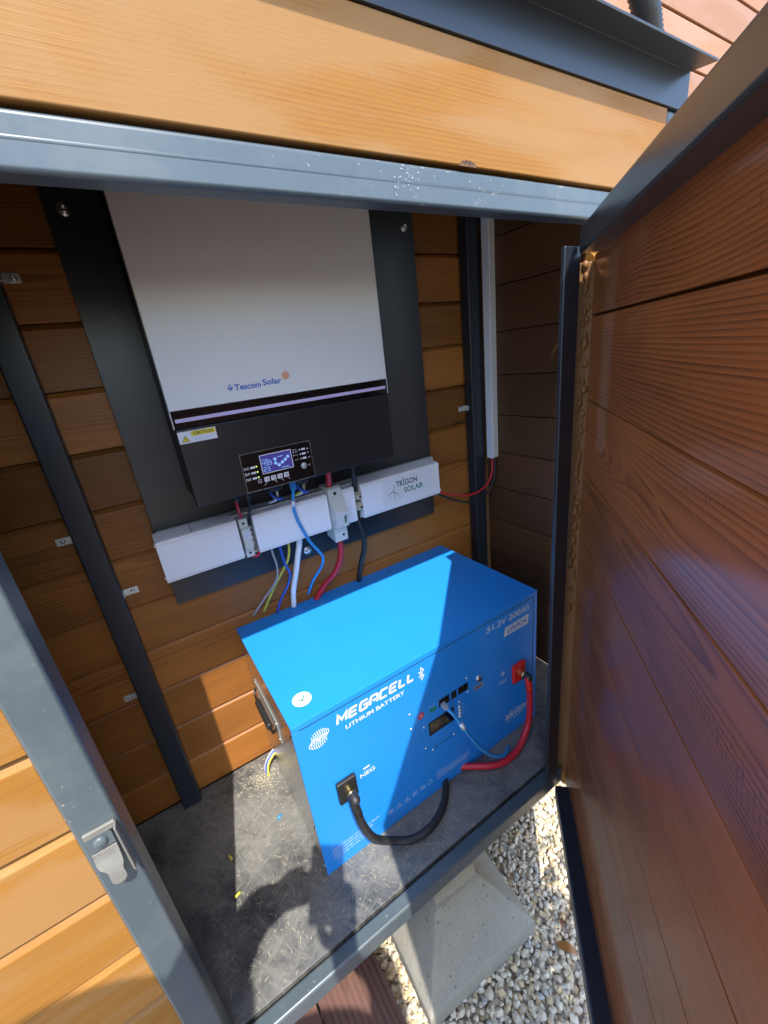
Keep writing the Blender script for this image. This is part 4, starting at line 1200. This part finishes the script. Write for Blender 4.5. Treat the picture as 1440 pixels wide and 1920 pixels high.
# cables on the battery
bk = cable('cable', 'heavy black cable from the negative terminal curling over the floor', 'cable', [(0.297, 0.113, 0.200), (0.298, 0.105, 0.175), (0.303, 0.103, 0.135), (0.318, 0.106, 0.080), (0.338, 0.112, 0.040), (0.366, 0.104, 0.020), (0.402, 0.088, 0.0105), (0.446, 0.083, 0.0105), (0.494, 0.098, 0.0105), (0.532, 0.128, 0.0105), (0.548, 0.152, 0.012)], 0.0082, 'rubber', seg=16)
rk = cable('cable', 'heavy red cable from the positive terminal curling over the floor', 'cable', [(0.808, 0.116, 0.200), (0.808, 0.110, 0.178), (0.810, 0.109, 0.120), (0.804, 0.108, 0.062), (0.784, 0.105, 0.030), (0.752, 0.097, 0.014), (0.712, 0.094, 0.0105), (0.672, 0.103, 0.0105), (0.628, 0.132, 0.0105), (0.600, 0.152, 0.012)], 0.0082, 'red_cable', seg=16)
m = MB(); m.tube([(0.2970, 0.1135, 0.204), (0.2972, 0.1075, 0.186), (0.2990, 0.1040, 0.166)], 0.0089, 16, 4); m.build('heat_shrink', 'blk_plastic', bk)
m = MB(); m.tube([(0.8080, 0.1165, 0.204), (0.8080, 0.1115, 0.186), (0.8083, 0.1098, 0.166)], 0.0089, 16, 4); m.build('heat_shrink', 'red', rk)
dc = thing('data_cable', 'light blue data cable plugged into the front of the battery', 'cable', (0.56, 0.13, 0.255))
m = MB(); m.tube([(0.5535, 0.138, 0.2585), (0.558, 0.124, 0.250), (0.568, 0.114, 0.230), (0.588, 0.104, 0.180), (0.622, 0.100, 0.112), (0.660, 0.098, 0.058), (0.700, 0.098, 0.028), (0.722, 0.108, 0.018), (0.740, 0.120, 0.008)], 0.0040, 12, 8); m.build('sheath', 'net_blue', dc)
m = MB(); m.tube([(0.5750, 0.1105, 0.2125), (0.5825, 0.1065, 0.1945)], 0.0050, 14, 1); m.build('wire_marker', 'label', dc)
m = MB(); m.box(0.5480, 0.5590, 0.126, 0.142, 0.2530, 0.2630); m.build('plug', 'zinc_dull', dc, bevel=0.001)
# cores that leave the floor behind the battery
for i, (mt, nm) in enumerate((('wire_yellow', 'yellow'), ('wire_blue', 'blue'), ('wire_grey', 'grey'))):
    cable('wire', nm + ' core rising from the floor hole at the battery rear corner', 'wire', [(0.186 - 0.002 * i, 0.447 + 0.007 * i, -0.004), (0.189 - 0.002 * i, 0.452 + 0.007 * i, 0.014), (0.200, 0.460 + 0.007 * i, 0.030), (0.234, 0.474 + 0.007 * i, 0.044)], 0.0030, mt, 'cores at the battery rear corner', 10, 6)

# offcuts of insulation
for i, (x, y, a, mt, nm) in enumerate(((0.050, 0.222, 0.2, 'wire_yellow', 'yellow wire scrap in the sunlight near the post shadow'), (0.053, 0.304, 1.9, 'wire_yellow', 'yellow wire scrap at the shadow edge nearer the back wall'), (0.174, 0.322, 0.5, 'net_blue', 'pale blue wire scrap left of the battery'))):
    m = MB(); c_, s_ = math.cos(a) * 0.006, math.sin(a) * 0.006
    m.tube([(x - c_, y - s_, 0.0032), (x + c_, y + s_, 0.0032)], 0.0028, 10, 1)
    tag(m.build('wire_scrap', mt), nm, 'wire scrap', 'insulation scraps on the floor')

# wood shavings and dust on the floor
m = MB()
for i in range(2200):
    x = rng.uniform(-0.02, 0.75); y = rng.uniform(0.035, 0.515)
    if 0.215 < x and y > 0.145: 
        continue
    L = abs(rng.normal(0, 0.0022)) + 0.0006
    w = rng.uniform(.00015, .0006)
    a = rng.uniform(0, math.pi)
    c_, s_ = math.cos(a), math.sin(a)
    z0, z1 = 0.0006, 0.0008 + rng.uniform(0, .0018)
    m.add([(x - c_ * L - s_ * w, y - s_ * L + c_ * w, z0), (x - c_ * L + s_ * w, y - s_ * L - c_ * w, z0), (x + c_ * L + s_ * w, y + s_ * L - c_ * w, z1), (x + c_ * L - s_ * w, y + s_ * L + c_ * w, z1)], [(0, 1, 2, 3)], [(x, y, rng.random())] * 4)
for i in range(500):
    x = rng.normal(0.175, 0.022); y = rng.normal(0.448, 0.022)
    if y > 0.515 or (x > 0.215 and y > 0.14): continue
    r = rng.uniform(.0004, .0016)
    m.add([(x - r, y - r, 0.0004), (x + r, y - r, 0.0004), (x + r, y + r, 0.0004), (x - r, y + r, 0.0004), (x, y, 0.0004 + r)], [(0, 1, 4), (1, 2, 4), (2, 3, 4), (3, 0, 4)], [(x, y, rng.random())] * 5)
tag(m.build('wood_shavings', 'shaving'), 'fine wood shavings and sawdust scattered on the cabinet floor', 'wood shavings', kind='stuff')

# ================================================================== FOOTING, DECK, LEAVES
fa = R(-3.5)
fc = Vector((0.4645, 0.0750, 0))
def fp_(a, b, z):
    return (fc.x + a * math.cos(fa) - b * math.sin(fa), fc.y + a * math.sin(fa) + b * math.cos(fa), z)
def sq(h, z, dy=0.0, dx=0.0): return [fp_(dx + a * h, b * h + dy, z) for a, b in ((-1, -1), (1, -1), (1, 1), (-1, 1))]
m = MB()
rings = [sq(0.1475, -0.315), sq(0.1475, -0.252), sq(0.062, -0.130), sq(0.055, -0.126), sq(0.053, -0.086)]
vs = [p for r_ in rings for p in r_]
fs2 = [(3, 2, 1, 0), (16, 17, 18, 19)] + [(4 * k + i, 4 * k + (i + 1) % 4, 4 * k + 4 + (i + 1) % 4, 4 * k + 4 + i) for k in range(4) for i in range(4)]
m.add(vs, fs2)
# chip the edges a little
bm = bmesh.new()
V_ = [bm.verts.new(p) for p in m.v]
for f in m.f: bm.faces.new([V_[i] for i in f])
bmesh.ops.bevel(bm, geom=bm.edges[:], offset=0.0022, segments=2, affect='EDGES', profile=0.5)
bmesh.ops.triangulate(bm, faces=bm.faces[:])
for _ in range(4):
    long_ = [e for e in bm.edges if e.calc_length() > 0.016]
    if not long_: break
    bmesh.ops.subdivide_edges(bm, edges=long_, cuts=1)
    bmesh.ops.triangulate(bm, faces=bm.faces[:])
from mathutils import noise as mn
for v in bm.verts:
    v.co += Vector((mn.noise(v.co * 60), mn.noise(v.co * 60 + Vector((9, 0, 0))), mn.noise(v.co * 60 + Vector((0, 9, 0))))) * 0.0014
me = bpy.data.meshes.new('concrete_footing'); bm.to_mesh(me); bm.free()
for p in me.polygons: p.use_smooth = True
me.materials.append(MT['concrete'])
o = bpy.data.objects.new('concrete_footing', me); COL.objects.link(o)
tag(o, 'grey cast concrete footing shaped as a truncated pyramid on the gravel', 'footing')

def deck_board(x0, x1, label, ribs):
    m = MB()
    z = -0.268
    n = int((x1 - x0) / 0.0062)
    prof = []
    if ribs:
        for i in range(n + 1):
            x = x0 + (x1 - x0) * i / n
            prof.append((x, z - (0.0016 if i % 2 else 0.0)))
    else:
        prof = [(x0, z), (x1, z)]
    pf = [(x0, z - 0.024)] + prof + [(x1, z - 0.024)]
    m.prism(pf, -0.95, 0.30, lambda a, p, q: (p, a, q))
    m.g = [(p[1], (p[0] - x0) - 0.07, 0.3 + 0.3 * x0) for p in m.v]
    tag(m.build('deck_board', 'deck'), label, 'deck board', 'brown deck boards below the sill')
deck_board(0.127, 0.267, 'ribbed brown deck board beside the gravel, the nearer to the footing', True)
deck_board(-0.018, 0.122, 'smoother dark brown deck board under the sill, left of the ribbed one', False)
deck_board(-0.163, -0.023, 'dark brown deck board under the left post, farthest from the gravel', False)

def leaf(x, y, a, s, col, label):
    m = MB()
    pts = []
    for i in range(9):
        t = i / 8
        w = math.sin(math.pi * t) ** 0.8 * 0.38
        for sgn in (-1, 0, 1):
            u, v_ = (t - .5) * s * 2, sgn * w * s
            zz = -0.289 + 0.25 * abs(v_) + 0.006 * math.sin(t * 5) + 0.002 * random.random()
            pts.append((x + u * math.cos(a) - v_ * math.sin(a), y + u * math.sin(a) + v_ * math.cos(a), zz))
    m.add(pts, [(3 * i + j, 3 * i + j + 1, 3 * i + j + 4, 3 * i + j + 3) for i in range(8) for j in range(2)], None, True)
    tag(m.build('fallen_leaf', col), label, 'leaf', 'dry leaves on the gravel')
MT['leaf_a'] = plain('dry_leaf', (0.30, 0.13, 0.035), 0.55, var=0.35)
MT['leaf_b'] = plain('dark_leaf', (0.13, 0.05, 0.02), 0.55, var=0.35)
leaf(0.634, -0.141, 2.0, 0.024, 'leaf_a', 'curled orange brown leaf on the gravel by the door')
leaf(0.665, -0.108, 0.6, 0.014, 'leaf_b', 'small dark brown leaf on the gravel above the orange one')
m = MB()
for i in range(16):
    a = random.uniform(0, 6.28); h = random.uniform(.010, .024)
    x, y = 0.800 + random.gauss(0, .006), 0.030 + random.gauss(0, .006)
    m.add([(x, y, -0.298), (x + 0.0012, y, -0.298), (x + math.cos(a) * h * .7, y + math.sin(a) * h * .7, -0.298 + h)], [(0, 1, 2)])
MT['grass'] = plain('weed_green', (0.06, 0.12, 0.02), 0.6)
tag(m.build('weed_tuft', 'grass'), 'tiny green weed growing in the gravel near the hinge', 'weed')

# ================================================================== HOUSE BEHIND, CONDUIT
hs = thing('house_wall', 'sunlit pinkish timber wall rising behind the cabinet roof', 'wall', (2.0, 0.62, -0.31))
m = MB()
zs = [-0.30 + 0.1285 * i for i in range(27)]
zs = [z + (2.0005 - (-0.30 + 0.1285 * 18)) for z in zs]
planks(m, -2.5, 5.5, zs, lambda a, p, q: (a, 0.60 + p, q), ch=0.008, vee=0.007, gap=0.003)
m.build('cladding', 'wood_house', hs, bevel=0.0015)
m = MB(); m.box(-2.5, 5.5, 0.62, 0.70, -0.31, zs[-1]); m.build('backing', 'wood_side', hs)

m = MB()
pts = [Vector((0.90, 0.573, 2.30)), Vector((0.90, 0.573, 1.92)), Vector((0.905, 0.50, 1.80)), Vector((0.925, 0.30, 1.72)), Vector((0.96, 0.10, 1.66)), Vector((1.01, 0.10, 1.58)), Vector((1.075, 0.10, 1.505)), Vector((1.13, 0.11, 1.44)), Vector((1.17, 0.14, 1.395))]
path = []
for i in range(len(pts) - 1):
    for k in range(24): path.append(pts[i].lerp(pts[i + 1], k / 24))
path.append(pts[-1])
m.tube(path, 0.021, 18, 1, ripple=0.055)
tag(m.build('corrugated_conduit', 'blk_plastic'), 'black corrugated conduit coming down over the roof edge', 'conduit')

# ================================================================== SHRUB ADDED OUT OF VIEW BEYOND THE DOOR (only to shade the gravel)
sh = thing('shade_shrub', 'unseen leafy shrub added outside the open door to shade the gravel', 'shrub', (0.48, -0.83, -0.31))
MT['leaf_green'] = plain('shrub_leaf', (0.05, 0.10, 0.025), 0.5, var=0.4)
MT['bark'] = plain('shrub_bark', (0.12, 0.08, 0.05), 0.8, var=0.3)
m = MB()
for i in range(9):
    a = i * 0.72; r_ = 0.10 + 0.14 * ((i * 37) % 10) / 10
    m.tube([(0.48, -0.83, -0.31), (0.48 + r_ * .3 * math.cos(a), -0.83 + r_ * .4 * math.sin(a), 0.1), (0.48 + r_ * 0.8 * math.cos(a), -0.83 + r_ * 0.7 * math.sin(a), 0.78)], 0.010, 8, 4, radii=[0.013 - 0.001 * j for j in range(12)])
m.build('stems', 'bark', sh)
m = MB()
for i in range(2600):
    d = rng.normal(size=3); d /= np.linalg.norm(d)
    k = rng.uniform(.25, 1.0) ** 0.5
    lump = 0.8 + 0.35 * mn.noise(Vector(tuple(d * 2.2)))
    p = np.array([0.49, -0.83, 0.42]) + d * k * lump * np.array([0.26, 0.20, 0.74])
    ex_ = rng.normal(size=3); ex_ /= np.linalg.norm(ex_)
    ey_ = np.cross(ex_, rng.normal(size=3)); ey_ /= np.linalg.norm(ey_)
    L = rng.uniform(.014, .026); w = L * 0.5
    q = [p - ex_ * L, p + ey_ * w * .9, p + ex_ * L, p - ey_ * w * .9]
    m.add([tuple(v) for v in q], [(0, 1, 2, 3)])
m.build('foliage', 'leaf_green', sh)

# ================================================================== PERSON TAKING THE PHOTO (just behind the lens; only the shadow shows)
def cp(a, b, c):
    return CC + CR * a + CU * b - CF * c
ph = thing('smartphone', 'dark smartphone held upright in both hands in front of the open cabinet', 'phone', tuple(cp(-0.026, -0.142, 0.008)))
def camhex(mb, a0, a1, b0, b1, c0, c1):
    t = MB(); t.box(a0, a1, b0, b1, c0, c1)
    mb.add([cp(*p) for p in t.v], t.f)
m = MB(); camhex(m, -0.055, 0.016, -0.146, 0.008, 0.0042, 0.0126); m.build('body', 'blk_plastic', ph, bevel=0.0030, seg=3)
m = MB(); camhex(m, -0.052, 0.013, -0.142, 0.004, 0.0127, 0.0131); m.build('screen', 'gloss', ph)
m = MB()
m.lathe(cp(0, 0, 0.0042), tuple(CF), [(0, 0.0075), (0.0014, 0.0072), (0.0014, 0.0045), (0.0004, 0.0040), (0.0004, 0)], 24); m.build('lens', 'gloss', ph)
for b_ in (-0.020, -0.040):
    m = MB(); m.lathe(cp(0, b_, 0.0042), tuple(CF), [(0, 0.0075), (0.0014, 0.0072), (0.0014, 0.0045), (0.0004, 0.0040), (0.0004, 0)], 24); m.build('lens', 'gloss', ph)

def skin_mesh(name, nodes, edges, mt, parent=None, root=0, sub=2):
    me = bpy.data.meshes.new(name)
    off = root_loc(parent) if parent else Vector((0, 0, 0))
    me.from_pydata([tuple(Vector(n[0]) - off) for n in nodes], edges, [])
    o = bpy.data.objects.new(name, me); COL.objects.link(o)
    if parent: o.parent = parent
    sk = o.modifiers.new('skin', 'SKIN'); sk.use_smooth_shade = True
    for v, n in zip(me.skin_vertices[0].data, nodes):
        r_ = n[1]; v.radius = (r_, r_) if not isinstance(r_, tuple) else r_
    me.skin_vertices[0].data[root].use_root = True
    ss = o.modifiers.new('subdivision', 'SUBSURF'); ss.levels = ss.render_levels = sub
    me.materials.append(MT[mt])
    return o
MT['skin'] = plain('skin_tone', (0.45, 0.25, 0.17), 0.5)
MT['shirt'] = plain('navy_shirt', (0.05, 0.06, 0.10), 0.8)
MT['jeans'] = plain('dark_jeans', (0.03, 0.04, 0.07), 0.8)
MT['hair'] = plain('dark_hair', (0.015, 0.010, 0.008), 0.6)
MT['shoe'] = plain('shoe_black', (0.02, 0.02, 0.02), 0.6)
pr_ = thing('person', 'person in a dark shirt standing before the cabinet, both arms raised holding a phone', 'person', (-0.28, -0.86, -0.312))
N_, E_ = [], []
def nd(p, r_, parent=None):
    N_.append((tuple(p), r_))
    if parent is not None: E_.append((parent, len(N_) - 1))
    return len(N_) - 1
pel = nd((-0.28, -0.86, 0.62), (0.15, 0.11))
sp1 = nd((-0.275, -0.85, 0.82), (0.14, 0.10), pel)
sp2 = nd((-0.28, -0.82, 0.96), (0.15, 0.11), sp1)
nb = nd((-0.29, -0.79, 1.10), (0.075, 0.07), sp2)
nk = nd((-0.295, -0.765, 1.17), 0.052, nb)
hd = nd((-0.298, -0.735, 1.25), (0.072, 0.082), nk)
ht = nd((-0.298, -0.725, 1.34), (0.068, 0.078), hd)
nd((-0.298, -0.722, 1.385), 0.045, ht)
for sx in (-1, 1):
    hip = nd((-0.28 + sx * 0.09, -0.86, 0.54), 0.085, pel)
    kn = nd((-0.28 + sx * 0.10, -0.83, 0.14), 0.058, hip)
    an = nd((-0.28 + sx * 0.10, -0.88, -0.225), 0.038, kn)
    he = nd((-0.28 + sx * 0.10, -0.87, -0.270), 0.036, an)
    nd((-0.28 + sx * 0.115, -0.72, -0.280), 0.028, he)
def hand(wr, palm, fdir, side, curl):
    """palm, four fingers of different length and a thumb that leaves the side of the palm"""
    fdir = Vector(fdir).normalized(); side = Vector(side); side = (side - fdir * side.dot(fdir)).normalized(); cu = Vector(curl).normalized()
    pm = nd(palm, (0.026, 0.015), wr)
    kn0 = nd(Vector(palm) + fdir * 0.035, (0.030, 0.013), pm)
    for i, (o_, L) in enumerate(((0.027, 0.070), (0.009, 0.079), (-0.009, 0.073), (-0.027, 0.057))):
        b0 = Vector(palm) + fdir * 0.048 + side * o_
        k0 = nd(b0, 0.0088, kn0)
        k1 = nd(b0 + (fdir * 0.8 + cu * 0.3) * L * 0.45, 0.0082, k0)
        k2 = nd(b0 + (fdir * 0.8 + cu * 0.3) * L * 0.45 + (fdir * 0.4 + cu * 0.8) * L * 0.32, 0.0076, k1)
        nd(b0 + (fdir * 0.8 + cu * 0.3) * L * 0.45 + (fdir * 0.2 + cu * 1.1) * L * 0.52, 0.0066, k2)
    t0 = nd(Vector(palm) + side * 0.030 + fdir * 0.004, 0.0110, pm)
    t1 = nd(Vector(palm) + side * 0.048 + fdir * 0.028 + cu * 0.008, 0.0098, t0)
    nd(Vector(palm) + side * 0.046 + fdir * 0.052 + cu * 0.020, 0.0082, t1)
shR = nd((-0.10, -0.80, 1.06), 0.062, nb)
elR = nd((0.075, -0.77, 0.875), 0.045, shR)
foR = nd((0.118, -0.65, 0.872), 0.040, elR)
wrR = nd(cp(0.022, -0.200, 0.030), 0.029, foR)
hand(wrR, tuple(cp(0.016, -0.150, 0.022)), CU, CF * -1.0 - CR * 0.6, CR * -0.5 - CF * 0.2)
shL = nd((-0.46, -0.80, 1.06), 0.062, nb)
elL = nd((-0.37, -0.64, 0.86), 0.050, shL)
foL = nd((-0.23, -0.53, 0.862), 0.054, elL)
wrL = nd(cp(-0.165, -0.120, 0.012), 0.040, foL)
hand(wrL, tuple(cp(-0.112, -0.098, 0.012)), CR + CU * 0.45, CU * 1.0 - CF * 0.3, CF * 0.3 + CR * 0.4)
skin_mesh('body', N_, E_, 'skin', pr_, 0)
sh_n = [((-0.28, -0.86, 0.46), (0.172, 0.132)), ((-0.275, -0.85, 0.82), (0.160, 0.120)), ((-0.28, -0.82, 0.96), (0.170, 0.128)), ((-0.29, -0.795, 1.09), (0.088, 0.082)),
        ((-0.10, -0.80, 1.06), 0.076), ((0.045, -0.775, 0.915), 0.060), ((-0.46, -0.80, 1.06), 0.076), ((-0.388, -0.675, 0.905), 0.060)]
skin_mesh('shirt', sh_n, [(0, 1), (1, 2), (2, 3), (3, 4), (4, 5), (3, 6), (6, 7)], 'shirt', pr_)
tr_n = [((-0.28, -0.86, 0.70), (0.158, 0.118)), ((-0.37, -0.86, 0.53), 0.098), ((-0.38, -0.83, 0.14), 0.074), ((-0.38, -0.88, -0.23), 0.060), ((-0.19, -0.86, 0.53), 0.098), ((-0.18, -0.83, 0.14), 0.074), ((-0.18, -0.88, -0.23), 0.060)]
skin_mesh('trousers', tr_n, [(0, 1), (1, 2), (2, 3), (0, 4), (4, 5), (5, 6)], 'jeans', pr_)
for sx in (-1, 1):
    x = -0.28 + sx * 0.10
    skin_mesh('shoe', [((x, -0.90, -0.275), 0.042), ((x + sx * 0.006, -0.80, -0.280), 0.044), ((x + sx * 0.014, -0.70, -0.288), 0.034)], [(0, 1), (1, 2)], 'shoe', pr_)
m = MB()
hv = []
V = IV * np.array([0.090, 0.102, 0.105]) + np.array([-0.298, -0.740, 1.325])
for sgn in (0,):
    vv_ = [tuple(p) for p in V]
    keep = [f for f in IF if sum(V[i][2] for i in f) / 3 > 1.293 and not (sum(V[i][1] for i in f) / 3 > -0.66 and sum(V[i][2] for i in f) / 3 < 1.378)]
    m.add(vv_, keep, None, True)
o = m.build('hair', 'hair', pr_)
sd_ = o.modifiers.new('thickness', 'SOLIDIFY'); sd_.thickness = 0.012
m = MB()
fwd = Vector((0.25, 0.97, -0.05)).normalized(); rt = Vector((0.97, -0.25, 0))
hc = Vector((-0.298, -0.728, 1.288))
for sgn in (-1, 1):
    p = hc + fwd * 0.078 + rt * sgn * 0.031 + Vector((0, 0, 0.012))
    e = MB(); e.add([tuple(Vector(v) * 0.012 + p) for v in IV], IF, None, True); e.build('eye', 'label', pr_)
    q = hc + rt * sgn * 0.080 + Vector((0, 0, -0.005))
    e = MB(); e.add([tuple(Vector((v[0] * .010, v[1] * .020, v[2] * .032)) + q) for v in IV], IF, None, True); e.build('ear', 'skin', pr_)
e = MB(); e.add([tuple(hc + fwd * (0.084 + v[1] * 0.020) + rt * v[0] * 0.014 + Vector((0, 0, v[2] * 0.024 - 0.016))) for v in IV], IF, None, True); e.build('nose', 'skin', pr_)
e = MB(); e.add([tuple(hc + fwd * (0.078 + v[1] * 0.008) + rt * v[0] * 0.026 + Vector((0, 0, v[2] * 0.007 - 0.055))) for v in IV], IF, None, True); e.build('mouth', 'leaf_b', pr_)

MT['straw'] = plain('hat_straw', (0.42, 0.32, 0.17), 0.8, var=0.2)
m = MB()
m.lathe((-0.298, -0.738, 1.352), (0, 0.08, 1), [(-0.030, 0.165), (-0.012, 0.140), (0.0, 0.098), (0.050, 0.094), (0.082, 0.080), (0.092, 0.045), (0.094, 0.0)], 40)  # made-up hat, its brim sized to shape the head's cast shadow
o = m.build('shadow_hat', 'straw'); tag(o, 'made-up wide brimmed straw hat that broadens the head shadow of the person with the phone', 'hat')
sd_ = o.modifiers.new('thickness', 'SOLIDIFY'); sd_.thickness = 0.004
